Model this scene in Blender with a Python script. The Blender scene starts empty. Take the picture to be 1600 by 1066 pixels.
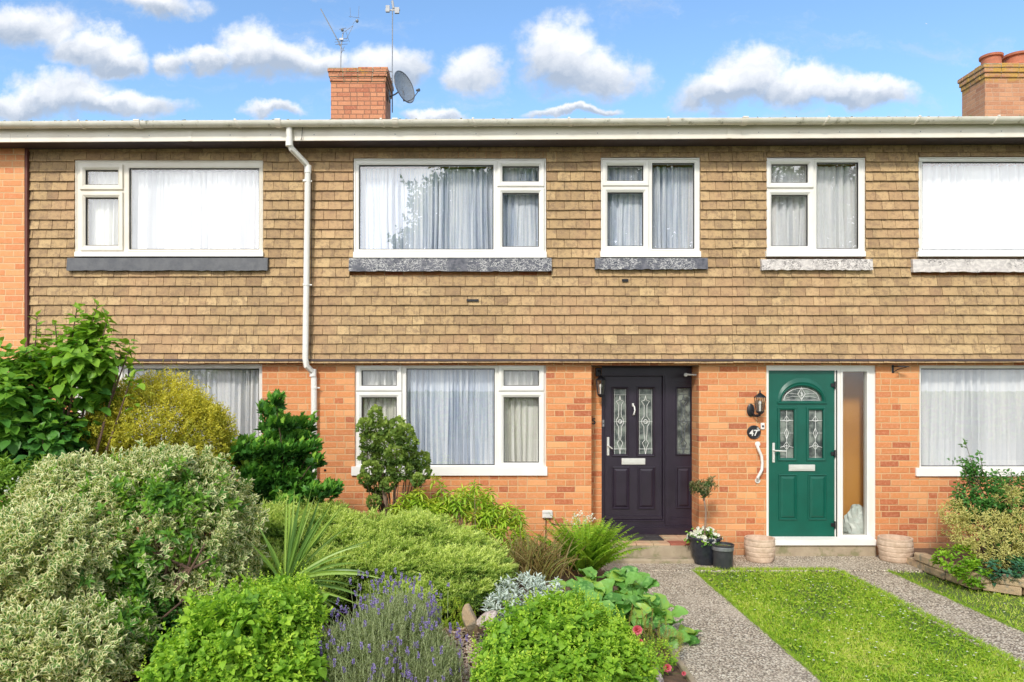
import bpy, math, random
import numpy as np
from mathutils import Vector, Matrix

# ---------------------------------------------------------------- scene, camera, light
S = bpy.context.scene
C = bpy.data.collections.new("Scene objects"); S.collection.children.link(C)
F = 1160.0; CX = 751.0; CY = 604.0; D0 = 9.0; H = 2.05      # photo px calibration, eye height
cam = bpy.data.objects.new("camera", bpy.data.cameras.new("camera")); C.objects.link(cam)
cam.location = (0, -D0, H); cam.rotation_euler = (math.radians(90), 0, 0)
cam.data.sensor_width = 36; cam.data.lens = 36*F/1600
cam.data.shift_x = (800-CX)/1600; cam.data.shift_y = (CY-533)/1600
cam.data.clip_end = 2000; cam.data.clip_start = .05
S.camera = cam
S.view_settings.view_transform = 'Standard'; S.view_settings.look = 'None'
S.view_settings.gamma = 1; S.view_settings.use_curve_mapping = False
S.view_settings.exposure = 0.28
SUN_EL = math.radians(39); SUN_AZ = math.radians(200)       # compass: 0 = +Y, clockwise; behind the camera, a little left
SUN_DIR = Vector((math.sin(SUN_AZ)*math.cos(SUN_EL), math.cos(SUN_AZ)*math.cos(SUN_EL), math.sin(SUN_EL)))
sun = bpy.data.objects.new("sun", bpy.data.lights.new("sun", 'SUN')); C.objects.link(sun)
sun.data.energy = 2.5; sun.data.angle = math.radians(7.0); sun.data.color = (1, .95, .86)
sun.rotation_euler = (-SUN_DIR).to_track_quat('-Z', 'Y').to_euler(); sun.location = (-4, -12, 12)

class NT:
    """tiny node helper"""
    def __init__(s, tree): s.t = tree; s.n = tree.nodes; s.l = tree.links
    def new(s, typ, **kw):
        n = s.n.new(typ)
        for k, v in kw.items(): setattr(n, k, v)
        return n
    def put(s, sock, v):
        if v is None: return
        if isinstance(v, bpy.types.NodeSocket): s.l.new(v, sock)
        else: sock.default_value = v
    def m(s, op, a, b=None, c=None, clamp=False):
        n = s.new('ShaderNodeMath', operation=op); n.use_clamp = clamp
        s.put(n.inputs[0], a); s.put(n.inputs[1], b)
        if c is not None: s.put(n.inputs[2], c)
        return n.outputs[0]
    def v(s, op, a, b=None):
        n = s.new('ShaderNodeVectorMath', operation=op)
        s.put(n.inputs[0], a); s.put(n.inputs[1], b)
        return n.outputs['Value'] if op in ('LENGTH', 'DOT_PRODUCT') else n.outputs[0]
    def comb(s, x, y, z):
        n = s.new('ShaderNodeCombineXYZ')
        for i, q in enumerate((x, y, z)): s.put(n.inputs[i], q)
        return n.outputs[0]
    def sep(s, v):
        n = s.new('ShaderNodeSeparateXYZ'); s.put(n.inputs[0], v); return n.outputs
    def noise(s, vec, scale, detail=3, rough=.55, col=False):
        n = s.new('ShaderNodeTexNoise'); s.put(n.inputs['Vector'], vec)
        n.inputs['Scale'].default_value = scale; n.inputs['Detail'].default_value = detail
        n.inputs['Roughness'].default_value = rough
        return n.outputs['Color' if col else 'Fac']
    def vor(s, vec, scale, out='Distance', feature='F1'):
        n = s.new('ShaderNodeTexVoronoi', feature=feature); s.put(n.inputs['Vector'], vec)
        n.inputs['Scale'].default_value = scale; return n.outputs[out]
    def white(s, vec):
        n = s.new('ShaderNodeTexWhiteNoise', noise_dimensions='3D'); s.put(n.inputs['Vector'], vec); return n.outputs['Value']
    def ramp(s, fac, stops, interp='LINEAR'):
        n = s.new('ShaderNodeValToRGB'); s.put(n.inputs[0], fac); e = n.color_ramp.elements
        n.color_ramp.interpolation = interp
        while len(e) < len(stops): e.new(.5)
        for el, (p, c) in zip(e, stops):
            el.position = p; el.color = (*c, 1) if len(c) == 3 else c
        return n.outputs[0]
    def mix(s, f, a, b, blend='MIX'):
        n = s.new('ShaderNodeMix', data_type='RGBA', blend_type=blend); n.clamp_factor = True
        s.put(n.inputs[0], f)
        s.put(n.inputs[6], (*a, 1) if isinstance(a, tuple) and len(a) == 3 else a)
        s.put(n.inputs[7], (*b, 1) if isinstance(b, tuple) and len(b) == 3 else b)
        return n.outputs[2]
    def ss(s, x, a, b):
        n = s.new('ShaderNodeMapRange', interpolation_type='SMOOTHSTEP')
        s.put(n.inputs[0], x); n.inputs[1].default_value = a; n.inputs[2].default_value = b
        return n.outputs[0]

# world: Nishita sky with fair-weather cumulus placed by direction
W_ = bpy.data.worlds.new("World"); S.world = W_; W_.use_nodes = True
w = NT(W_.node_tree); w.n.clear()
sky = w.new('ShaderNodeTexSky', sky_type='NISHITA'); sky.sun_disc = False
sky.sun_elevation = SUN_EL; sky.sun_rotation = SUN_AZ; sky.air_density = 1.0; sky.dust_density = .3; sky.ozone_density = 2.5
tc = w.new('ShaderNodeTexCoord')
gx, gy, gz = w.sep(tc.outputs['Generated'])
ya = w.m('MAXIMUM', w.m('ABSOLUTE', gy), .05)
front = w.m('GREATER_THAN', gy, 0.0)
uv = w.comb(w.m('DIVIDE', gx, ya), w.m('DIVIDE', gz, ya), front)
nz = w.noise(uv, 9, 6, .6, col=True)
uvd = w.v('ADD', uv, w.v('MULTIPLY', w.v('SUBTRACT', nz, (.5, .5, .5)), (.125, .085, 0)))
blobs = [(40,42,85,40),(140,78,75,30),(190,100,50,22),(250,8,75,22),(270,96,38,20),(110,148,85,40),(30,165,70,24),(200,165,90,22),
         (395,72,52,48),(450,92,80,34),(325,88,48,20),(515,95,45,26),(605,100,70,34),(738,108,52,34),(868,80,66,54),
         (930,118,82,46),(1165,118,70,46),(1120,146,70,30),(1250,140,85,34),(1350,152,75,24),(680,174,48,14),(425,174,60,12),(900,183,70,8),(1450,30,1,1)]
field = None; shade = None
for (bx_, by_, rx_, ry_) in blobs:
    d = w.v('DIVIDE', w.v('SUBTRACT', uvd, ((bx_-CX)/F, (CY-by_)/F, 1.0)), (rx_/F*1.42, ry_/F*1.42, .01))
    k = w.m('SUBTRACT', 1.0, w.v('LENGTH', d), clamp=True)
    sy = w.m('MULTIPLY', k, w.sep(d)[1])
    field = k if field is None else w.m('MAXIMUM', field, k)
    shade = sy if shade is None else w.m('ADD', shade, sy)
fbm = w.noise(uv, 26, 7, .62)
dens = w.ss(w.m('ADD', field, w.m('MULTIPLY', w.m('SUBTRACT', fbm, .5), .9)), .10, .62)
dens = w.m('MULTIPLY', dens, w.ss(field, .0, .16))
wisp = w.noise(w.v('ADD', w.v('MULTIPLY', uv, (1, 2.6, 1)), w.v('MULTIPLY', nz, (.25, .2, 0))), 6, 7, .62)
dens = w.m('MAXIMUM', dens, w.m('MULTIPLY', w.ss(wisp, .52, .78), .5))
lit = w.m('ADD', w.m('ADD', .55, w.m('MULTIPLY', shade, 1.9)), w.m('MULTIPLY', w.m('SUBTRACT', w.noise(uvd, 16, 6, .6), .5), 1.7), clamp=True)
ccol = w.mix(lit, (3.9, 4.6, 5.7), (8.9, 9.0, 9.2))
# the rest of the sky (behind and overhead): broad bright cloud, plus a bank shaped for the window reflections
bn = w.noise(tc.outputs['Generated'], 3.2, 5, .6)
bank = w.m('MULTIPLY', w.ss(w.m('MULTIPLY', gy, -1.0), .66, .80), w.m('MULTIPLY', w.ss(gz, .02, .08), w.ss(gz, .50, .36)))
bank = w.m('MULTIPLY', bank, w.m('ADD', .75, w.m('MULTIPLY', w.ss(w.noise(tc.outputs['Generated'], 7, 5, .6), .35, .65), .25)))
bcov = w.ss(w.m('ADD', bn, w.m('MULTIPLY', gy, -.35)), .42, .62)
bcov = w.m('MULTIPLY', bcov, w.ss(w.m('MULTIPLY', gy, -1.0), -.25, .15))
skyt = w.mix(1.0, sky.outputs[0], (1.85, 2.08, 2.15), 'MULTIPLY')
c1 = w.mix(w.m('MULTIPLY', dens, .95), skyt, ccol)
c2 = w.mix(bank, w.mix(bcov, c1, (8.5, 9, 9.8)), (29, 29.5, 30.5))
bg = w.new('ShaderNodeBackground'); bg.inputs[1].default_value = .1
w.l.new(c2, bg.inputs[0])
wo = w.new('ShaderNodeOutputWorld'); w.l.new(bg.outputs[0], wo.inputs[0])
W_.cycles.sampling_method = 'MANUAL'; W_.cycles.sample_map_resolution = 512

# ---------------------------------------------------------------- helpers
def X(px, y=0.): return (px-CX)/F*(D0+y)
def Z(py, y=0.): return H+(CY-py)/F*(D0+y)
def Wp(px, py, d): return np.array(((px-CX)/F*d, d-D0, H+(CY-py)/F*d))
OFF = {}
def empty(name, loc, label, cat, group=None):
    o = bpy.data.objects.new(name, None); C.objects.link(o); o.location = loc
    o.empty_display_size = .1
    OFF[o.name] = Vector(loc); tag(o, label, cat, group); return o
def tag(o, label=None, cat=None, group=None, kind=None):
    if label: o['label'] = label
    if cat: o['category'] = cat
    if group: o['group'] = group
    if kind: o['kind'] = kind
    return o
def link(name, me, mats, parent=None):
    o = bpy.data.objects.new(name, me)
    for m_ in (mats if isinstance(mats, (list, tuple)) else [mats]): me.materials.append(m_)
    C.objects.link(o)
    if parent is not None:
        off = OFF[parent.name]; me.transform(Matrix.Translation(-off)); o.parent = parent; OFF[o.name] = off
    else: OFF[o.name] = Vector((0, 0, 0))
    return o
def recentre(o):
    """top-level mesh: origin to its base centre"""
    vs = [v.co for v in o.data.vertices]
    c = Vector((sum(v.x for v in vs)/len(vs), sum(v.y for v in vs)/len(vs), min(v.z for v in vs)))
    o.data.transform(Matrix.Translation(-c)); o.location = c; OFF[o.name] = c; return o

class MB:
    def __init__(s): s.v = []; s.f = []; s.mi = []; s.r = []
    def add(s, vs, fs, mi=0, r=0.):
        b = len(s.v); s.v += [tuple(q) for q in vs]; s.f += [tuple(i+b for i in f) for f in fs]
        s.mi += [mi]*len(fs); s.r += [r]*len(vs); return s
    def box(s, x0, x1, y0, y1, z0, z1, mi=0, r=0.):
        v = [(x, y, z) for z in (z0, z1) for y in (y0, y1) for x in (x0, x1)]
        return s.add(v, [(0, 2, 3, 1), (4, 5, 7, 6), (0, 1, 5, 4), (2, 6, 7, 3), (0, 4, 6, 2), (1, 3, 7, 5)], mi, r)
    def hexa(s, v, mi=0, r=0.):   # 8 points in box order
        return s.add(v, [(0, 2, 3, 1), (4, 5, 7, 6), (0, 1, 5, 4), (2, 6, 7, 3), (0, 4, 6, 2), (1, 3, 7, 5)], mi, r)
    def bbox(s, x0, x1, y0, y1, z0, z1, b=.004, mi=0, r=0.):
        """box with chamfered edges"""
        cx, cy, cz = (x0+x1)/2, (y0+y1)/2, (z0+z1)/2; hx, hy, hz = (x1-x0)/2, (y1-y0)/2, (z1-z0)/2
        v = []; idx = {}
        for sx in (-1, 1):
            for sy in (-1, 1):
                for sz in (-1, 1):
                    for a in range(3):
                        o = [hx, hy, hz]
                        for k in range(3):
                            if k != a: o[k] -= b
                        idx[(sx, sy, sz, a)] = len(v); v.append((cx+sx*o[0], cy+sy*o[1], cz+sz*o[2]))
        fs = []
        for sx in (-1, 1):
            q = [idx[(sx, a, c, 0)] for a, c in ((-1, -1), (1, -1), (1, 1), (-1, 1))]; fs.append(q if sx > 0 else q[::-1])
            q = [idx[(a, sx, c, 1)] for a, c in ((-1, -1), (-1, 1), (1, 1), (1, -1))]; fs.append(q if sx > 0 else q[::-1])
            q = [idx[(a, c, sx, 2)] for a, c in ((-1, -1), (1, -1), (1, 1), (-1, 1))]; fs.append(q if sx > 0 else q[::-1])
        for a in (-1, 1):
            for c in (-1, 1):
                fs.append([idx[(a, c, -1, 0)], idx[(a, c, 1, 0)], idx[(a, c, 1, 1)], idx[(a, c, -1, 1)]])
                fs.append([idx[(a, -1, c, 0)], idx[(a, 1, c, 0)], idx[(a, 1, c, 2)], idx[(a, -1, c, 2)]])
                fs.append([idx[(-1, a, c, 1)], idx[(1, a, c, 1)], idx[(1, a, c, 2)], idx[(-1, a, c, 2)]])
                for e in (-1, 1): fs.append([idx[(a, c, e, 0)], idx[(a, c, e, 1)], idx[(a, c, e, 2)]])
        return s.add(v, fs, mi, r)
    def ring(s, x0, x1, z0, z1, prof, mi=0):
        """mitred rectangular ring; prof = closed list of (outset, y)"""
        v = []
        for (t, y) in prof: v += [(x0-t, y, z0-t), (x1+t, y, z0-t), (x1+t, y, z1+t), (x0-t, y, z1+t)]
        n = len(prof); fs = []
        for i in range(n):
            j = (i+1) % n
            for k in range(4): l = (k+1) % 4; fs.append((i*4+k, i*4+l, j*4+l, j*4+k))
        return s.add(v, fs, mi)
    def tube(s, pts, rad, n=8, mi=0, cap=True, r=0.):
        pts = [Vector(p) for p in pts]; m = len(pts)
        rads = rad if isinstance(rad, (list, tuple)) else [rad]*m
        v = []; u = None
        for i, p in enumerate(pts):
            t = (pts[min(i+1, m-1)]-pts[max(i-1, 0)])
            t = t.normalized() if t.length > 1e-9 else Vector((0, 0, 1))
            if u is None: u = t.orthogonal().normalized()
            else:
                u = u-t*u.dot(t); u = u.normalized() if u.length > 1e-6 else t.orthogonal().normalized()
            q = t.cross(u)
            for k in range(n):
                a = 2*math.pi*k/n; v.append(p+(u*math.cos(a)+q*math.sin(a))*rads[i])
        fs = [(i*n+k, i*n+(k+1) % n, (i+1)*n+(k+1) % n, (i+1)*n+k) for i in range(m-1) for k in range(n)]
        if cap: fs += [tuple(range(n-1, -1, -1)), tuple(range((m-1)*n, m*n))]
        return s.add(v, fs, mi, r)
    def lathe(s, c, prof, n=32, mi=0, wob=None):
        """prof list of (r, z); wob(angle, z) multiplies r"""
        v = []
        for (rr, z) in prof:
            for k in range(n):
                a = 2*math.pi*k/n; q = rr*(wob(a, z) if wob else 1)
                v.append((c[0]+q*math.cos(a), c[1]+q*math.sin(a), c[2]+z))
        m = len(prof)
        fs = [(i*n+k, i*n+(k+1) % n, (i+1)*n+(k+1) % n, (i+1)*n+k) for i in range(m-1) for k in range(n)]
        fs.append(tuple(range(n-1, -1, -1))); fs.append(tuple(range((m-1)*n, m*n)))
        return s.add(v, fs, mi)
    def grid(s, xs, zs, hole, y0, y1, mi=0):
        """panel in the XZ plane, thickness y0..y1, cells dropped where hole(x,z)"""
        nx, nz_ = len(xs)-1, len(zs)-1
        sol = [[not hole((xs[i]+xs[i+1])/2, (zs[j]+zs[j+1])/2) for j in range(nz_)] for i in range(nx)]
        ok = lambda i, j: 0 <= i < nx and 0 <= j < nz_ and sol[i][j]
        for i in range(nx):
            for j in range(nz_):
                if not sol[i][j]: continue
                a, b, c, d = xs[i], xs[i+1], zs[j], zs[j+1]
                s.add([(a, y0, c), (b, y0, c), (b, y0, d), (a, y0, d)], [(0, 1, 2, 3)], mi)
                s.add([(a, y1, c), (b, y1, c), (b, y1, d), (a, y1, d)], [(3, 2, 1, 0)], mi)
                if not ok(i-1, j): s.add([(a, y0, c), (a, y0, d), (a, y1, d), (a, y1, c)], [(0, 1, 2, 3)], mi)
                if not ok(i+1, j): s.add([(b, y0, c), (b, y0, d), (b, y1, d), (b, y1, c)], [(3, 2, 1, 0)], mi)
                if not ok(i, j-1): s.add([(a, y0, c), (b, y0, c), (b, y1, c), (a, y1, c)], [(3, 2, 1, 0)], mi)
                if not ok(i, j+1): s.add([(a, y0, d), (b, y0, d), (b, y1, d), (a, y1, d)], [(0, 1, 2, 3)], mi)
        return s
    def panel(s, x0, x1, z0, z1, holes, y0, y1, mi=0):
        xs = sorted({x0, x1, *[h[0] for h in holes if x0 < h[0] < x1], *[h[1] for h in holes if x0 < h[1] < x1]})
        zs = sorted({z0, z1, *[h[2] for h in holes if z0 < h[2] < z1], *[h[3] for h in holes if z0 < h[3] < z1]})
        return s.grid(xs, zs, lambda x, z: any(h[0] < x < h[1] and h[2] < z < h[3] for h in holes), y0, y1, mi)
    def build(s, name, mats, parent=None, smooth=False, top=None):
        me = bpy.data.meshes.new(name); me.from_pydata(s.v, [], s.f)
        me.polygons.foreach_set('material_index', s.mi)
        at = me.attributes.new('rnd', 'FLOAT', 'POINT'); at.data.foreach_set('value', s.r)
        if smooth:
            me.polygons.foreach_set('use_smooth', [True]*len(s.f))
            try: me.set_sharp_from_angle(angle=math.radians(35))
            except Exception: pass
        o = link(name, me, mats, parent)
        if top: recentre(o); tag(o, *top)
        return o

# ---------------------------------------------------------------- materials
def newmat(name):
    m_ = bpy.data.materials.new(name); m_.use_nodes = True; t = NT(m_.node_tree); t.n.clear()
    out = t.new('ShaderNodeOutputMaterial'); b = t.new('ShaderNodeBsdfPrincipled'); t.l.new(b.outputs[0], out.inputs[0])
    return m_, t, b, out
def pos(t): return t.new('ShaderNodeNewGeometry').outputs['Position']
def bump(t, b, h, strength=.4, dist=.01):
    n = t.new('ShaderNodeBump'); n.inputs['Strength'].default_value = strength; n.inputs['Distance'].default_value = dist
    t.put(n.inputs['Height'], h); t.l.new(n.outputs[0], b.inputs['Normal'])
def pm(name, c1, c2=None, scale=8, rough=.5, metal=0, bmp=0, bscale=60, c3=None, s3=2, t3=(.5, .62)):
    m_, t, b, _ = newmat(name); P = pos(t)
    c2 = c2 or tuple(q*.82 for q in c1)
    col = t.mix(t.ss(t.noise(P, scale, 4), .3, .7), c1, c2)
    if c3: col = t.mix(t.ss(t.noise(P, s3, 6, .65), *t3), col, c3)
    t.put(b.inputs['Base Color'], col); b.inputs['Metallic'].default_value = metal
    t.put(b.inputs['Roughness'], t.m('ADD', rough-.06, t.m('MULTIPLY', t.noise(P, scale*3, 2), .12)))
    if bmp: bump(t, b, t.noise(P, bscale, 4), bmp, .006)
    return m_

def brickmat(name, ramp, mortar, bw=.232, bh=.0766, lichen=None):
    m_, t, b, _ = newmat(name); P = pos(t); x, y, z = t.sep(P)
    wob = t.m('MULTIPLY', t.m('SUBTRACT', t.noise(P, 7, 2), .5), .008)
    row = t.m('FLOOR', t.m('DIVIDE', t.m('ADD', z, wob), bh))
    fz = t.m('FRACT', t.m('DIVIDE', t.m('ADD', z, wob), bh))
    off = t.m('ADD', t.m('MULTIPLY', t.m('FLOORED_MODULO', row, 2.0), .5), t.m('MULTIPLY', t.white(t.comb(row, 3.1, 0)), .18))
    uu = t.m('ADD', t.m('DIVIDE', t.m('ADD', t.m('ADD', x, y), wob), bw), off)
    # now and then a header: split a stretcher in two
    cell = t.m('FLOOR', uu); r0 = t.white(t.comb(cell, row, 7.0))
    isplit = t.m('GREATER_THAN', r0, .8)
    half = t.m('MULTIPLY', t.m('FLOOR', t.m('MULTIPLY', t.m('FRACT', uu), 2.0)), isplit)
    r1 = t.white(t.comb(cell, row, t.m('ADD', half, .5)))
    fu = t.m('FRACT', uu); fu2 = t.m('FRACT', t.m('MULTIPLY', uu, 2.0))
    e1 = t.m('MULTIPLY', t.m('MINIMUM', fu, t.m('SUBTRACT', 1.0, fu)), bw)
    e2 = t.m('ADD', t.m('MULTIPLY', t.m('MINIMUM', fu2, t.m('SUBTRACT', 1.0, fu2)), bw/2), t.m('MULTIPLY', t.m('SUBTRACT', 1.0, isplit), 1.0))
    ez = t.m('MULTIPLY', t.m('MINIMUM', fz, t.m('SUBTRACT', 1.0, fz)), bh)
    e = t.m('MINIMUM', t.m('MINIMUM', e1, e2), ez)
    e = t.m('ADD', e, t.m('MULTIPLY', t.m('SUBTRACT', t.noise(P, 90, 3), .5), .006))
    mask = t.ss(e, .0034, .0078)
    bc = t.ramp(r1, ramp)
    bc = t.mix(t.m('MULTIPLY', t.ss(t.noise(P, 30, 4, .7), .4, .75), .35), bc, (.80, .44, .27))
    bc = t.mix(t.m('MULTIPLY', t.ss(t.noise(P, 1.1, 5, .6), .5, .75), .28), bc, (.36, .16, .09))
    bc = t.mix(t.m('MULTIPLY', t.ss(t.noise(P, 140, 2), .55, .75), .3), bc, (.30, .11, .06))
    mc = t.mix(t.noise(P, 15, 3), mortar, tuple(q*.75 for q in mortar))
    col = t.mix(mask, mc, bc)
    if lichen:
        lm = t.m('MULTIPLY', t.ss(t.noise(P, 6, 6, .7), *lichen[3]), t.ss(z, lichen[1], lichen[2]))
        col = t.mix(lm, col, lichen[0])
    # damp and dirt just above the ground
    col = t.mix(t.m('MULTIPLY', t.ss(t.m('ADD', z, t.m('MULTIPLY', t.noise(P, 5, 4), .25)), .45, .1), .55), col, (.26, .19, .12))
    t.put(b.inputs['Base Color'], col); b.inputs['Roughness'].default_value = .88
    bump(t, b, t.m('ADD', mask, t.m('MULTIPLY', t.noise(P, 120, 3), .35)), .7, .006)
    return m_
BR = [(0, (.55, .195, .07)), (.25, (.68, .27, .095)), (.5, (.60, .215, .075)), (.75, (.76, .355, .145)), (.88, (.50, .145, .052)), (1, (.40, .11, .045))]
M = {}
M['brick'] = brickmat('red_brick', BR, (.74, .45, .23))
M['brick_pale'] = brickmat('pale_orange_brick', [(0, (.66, .25, .095)), (.5, (.78, .35, .145)), (1, (.62, .21, .08))], (.80, .52, .28))
M['brick_chimney'] = brickmat('chimney_brick', [(0, (.50, .19, .095)), (.5, (.58, .25, .13)), (1, (.40, .13, .07))], (.26, .14, .09), lichen=((.62, .34, .05), 7.2, 7.75, (.54, .66)))
M['brick_lichen'] = brickmat('lichened_chimney_brick', [(0, (.46, .20, .10)), (.5, (.56, .28, .15)), (1, (.36, .15, .08))], (.58, .36, .24), lichen=((.50, .29, .06), 7.34, 7.46, (.40, .60)))

def tilemat():
    m_, t, b, _ = newmat('hung_clay_tile'); P = pos(t)
    a = t.new('ShaderNodeAttribute', attribute_name='rnd').outputs['Fac']
    col = t.ramp(a, [(0, (.36, .235, .12)), (.3, (.50, .34, .17)), (.55, (.40, .265, .135)), (.8, (.57, .40, .205)), (1, (.30, .19, .10))])
    st = t.v('MULTIPLY', P, (1, 1, .45))
    col = t.mix(t.m('MULTIPLY', t.ss(t.noise(P, 18, 8, .8), .46, .6), .72), col, (.22, .14, .085))
    col = t.mix(t.m('MULTIPLY', t.ss(t.noise(P, 60, 4, .7), .55, .7), .45), col, (.70, .50, .25))
    col = t.mix(t.m('MULTIPLY', t.ss(t.noise(P, .9, 5), .46, .68), .35), col, (.52, .30, .17))
    col = t.mix(t.m('MULTIPLY', t.ss(t.noise(t.v('MULTIPLY', P, (3.5, 1, .5)), 1.6, 6, .7), .55, .72), .35), col, (.22, .17, .10))
    t.put(b.inputs['Base Color'], col); b.inputs['Roughness'].default_value = .9
    bump(t, b, t.noise(P, 80, 5, .7), .6, .006); return m_
M['tile'] = tilemat()
M['upvc'] = pm('white_upvc', (.82, .80, .76), (.78, .755, .70), 3, .32)
M['upvc_old'] = pm('cream_weathered_upvc', (.80, .755, .66), (.74, .68, .58), 4, .4)
M['gutter'] = pm('algae_stained_gutter', (.80, .77, .69), (.70, .67, .57), 7, .5, c3=(.24, .23, .15), s3=9, t3=(.56, .74))
M['gasket'] = pm('black_rubber', (.02, .02, .022), None, 10, .6)
def flashmat(name, c1, c2, c3, lo):
    m_, t, b, _ = newmat(name); P = pos(t); q = t.v('MULTIPLY', P, (1, 1, 1.6))
    q = t.v('ADD', q, t.v('MULTIPLY', t.noise(P, 14, 3, .5, True), (.12, .12, .12)))
    col = t.mix(t.ss(t.noise(q, 16, 4), .35, .65), c1, c2)
    ridge = t.m('ABSOLUTE', t.m('SUBTRACT', t.noise(q, 22, 3, .6), .5))
    col = t.mix(t.m('MULTIPLY', t.ss(ridge, .035, .012), t.ss(t.noise(P, 4, 3), lo, lo+.15)), col, c3)
    t.put(b.inputs['Base Color'], col); b.inputs['Roughness'].default_value = .6; bump(t, b, ridge, .6, .006); return m_
M['flash_plain'] = pm('plain_lead_flashing', (.075, .078, .09), (.11, .112, .12), 12, .6, bmp=.5, bscale=50)
M['flash'] = flashmat('crazed_lead_flashing', (.06, .065, .085), (.12, .12, .145), (.55, .54, .52), .38)
M['flash_w'] = flashmat('flaking_white_painted_flashing', (.66, .61, .57), (.48, .44, .42), (.08, .07, .07), .42)
M['soffit'] = pm('brown_soffit_board', (.07, .048, .05), (.05, .034, .042), 6, .7)
M['roof'] = pm('mossy_concrete_roof_tile', (.16, .12, .09), (.10, .085, .06), 9, .9, bmp=.6, bscale=30, c3=(.10, .12, .035), s3=12, t3=(.5, .6))
M['concrete'] = pm('weathered_concrete', (.42, .34, .24), (.34, .27, .19), 7, .9, bmp=.5, bscale=60, c3=(.24, .22, .12), s3=5)
M['aubergine'] = pm('aubergine_door_skin', (.026, .018, .032), (.020, .014, .025), 6, .34, bmp=.12, bscale=140)
M['green'] = pm('green_door_skin', (.002, .100, .068), (.002, .086, .058), 6, .36, bmp=.15, bscale=150)
M['chrome'] = pm('satin_chrome', (.86, .85, .80), (.80, .79, .75), 10, .38, metal=.55)
M['black'] = pm('black_painted_metal', (.016, .016, .02), None, 14, .35)
M['gloss_black'] = pm('black_glazed_pot', (.018, .020, .030), (.030, .034, .045), 20, .14)
M['dull_black'] = pm('dull_black_plastic', (.028, .030, .036), (.045, .045, .05), 20, .45)
M['white_paint'] = pm('white_paint', (.80, .78, .74), None, 12, .4)
M['stone_pot'] = pm('pale_reconstituted_stone', (.66, .50, .38), (.54, .39, .28), 22, .9, bmp=.6, bscale=70)
M['sandstone'] = pm('buff_stone_block', (.52, .38, .23), (.38, .27, .17), 9, .92, bmp=.9, bscale=40, c3=(.26, .22, .16), s3=12)
M['terracotta'] = pm('terracotta', (.50, .16, .08), (.38, .13, .07), 14, .8, bmp=.3)
M['quarry'] = pm('quarry_tile', (.60, .39, .25), (.50, .31, .19), 9, .6, c3=(.52, .40, .24), s3=4)
M['quarry_red'] = pm('red_quarry_tile', (.42, .13, .08), (.36, .12, .08), 9, .55)
M['mat'] = pm('dark_rubber_mat', (.05, .042, .042), (.03, .028, .03), 30, .8, bmp=.6, bscale=120)
M['soil'] = pm('garden_soil', (.16, .095, .055), (.09, .055, .035), 14, .95, bmp=1, bscale=40)
M['bark'] = pm('shrub_bark', (.16, .095, .065), (.09, .055, .04), 30, .9, bmp=.8, bscale=80)
M['bark_pale'] = pm('pale_bark', (.36, .25, .18), (.22, .15, .11), 30, .9, bmp=.8, bscale=80)
M['came'] = pm('silver_lead_came', (.85, .85, .82), None, 30, .4, metal=.2)
M['wood'] = pm('orange_brown_hall_wall', (.78, .38, .10), (.66, .31, .08), 2, .7)
M['wire'] = pm('grey_metal', (.30, .31, .33), (.22, .23, .25), 30, .4, metal=.6)
M['mesh_grey'] = pm('dark_grey_dish_paint', (.09, .10, .12), (.13, .14, .16), 20, .45)
M['road'] = pm('tarmac_road', (.07, .07, .075), (.05, .05, .055), 20, .9, bmp=.4)
M['plaster'] = pm('room_plaster', (.45, .42, .38), None, 2, .9)
M['bag'] = pm('white_plastic_sack', (.80, .84, .84), (.62, .74, .74), 6, .4)
M['gravelm'] = None
def curtainmat(name, c1, c2):
    m_, t, b, out = newmat(name); P = pos(t)
    col = t.mix(t.ss(t.noise(t.v('MULTIPLY', P, (34, 1, .8)), 1, 4, .6), .36, .64), c1, c2)  # vertical stripes paint extra fold light and dark into the cloth colour
    t.put(b.inputs['Base Color'], col); b.inputs['Roughness'].default_value = .95
    tr = t.new('ShaderNodeBsdfTranslucent'); t.put(tr.inputs[0], col)
    mx = t.new('ShaderNodeMixShader'); mx.inputs[0].default_value = .1
    t.l.new(b.outputs[0], mx.inputs[1]); t.l.new(tr.outputs[0], mx.inputs[2]); t.l.new(mx.outputs[0], out.inputs[0])
    return m_
M['net_blue'] = curtainmat('blue_grey_voile', (.56, .63, .75), (.90, .93, .98))
M['net_white'] = curtainmat('white_voile', (.84, .86, .89), (.95, .95, .95))
M['net_cream'] = curtainmat('cream_voile', (.74, .74, .66), (.94, .93, .88))
def glassmat(name, refl, tint=(1, 1, 1), rough=0.):
    m_, t, b, out = newmat(name); t.n.remove(b)
    a = t.new('ShaderNodeBsdfTransparent'); a.inputs[0].default_value = (*tint, 1)
    g = t.new('ShaderNodeBsdfGlossy'); g.inputs['Roughness'].default_value = rough
    mx = t.new('ShaderNodeMixShader')
    lw = t.new('ShaderNodeLayerWeight'); lw.inputs[0].default_value = .25
    t.put(mx.inputs[0], t.m('ADD', refl, t.m('MULTIPLY', lw.outputs['Facing'], .25), clamp=True))
    t.l.new(a.outputs[0], mx.inputs[1]); t.l.new(g.outputs[0], mx.inputs[2]); t.l.new(mx.outputs[0], out.inputs[0])
    return m_
M['glass'] = glassmat('window_glass', .11)
def obscured():
    m_, t, b, out = newmat('obscured_door_glass'); P = pos(t); n = t.noise(P, 9, 3)
    t.put(b.inputs['Base Color'], t.mix(t.ss(n, .35, .65), (.035, .045, .045), (.22, .25, .22))); b.inputs['Roughness'].default_value = .12; b.inputs['Specular IOR Level'].default_value = .8
    bump(t, b, t.vor(P, 110), .5, .004); return m_
M['glass_dark'] = obscured()
M['glass_frost'] = glassmat('frosted_side_glass', .07, (.95, .95, .93), .2)

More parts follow.
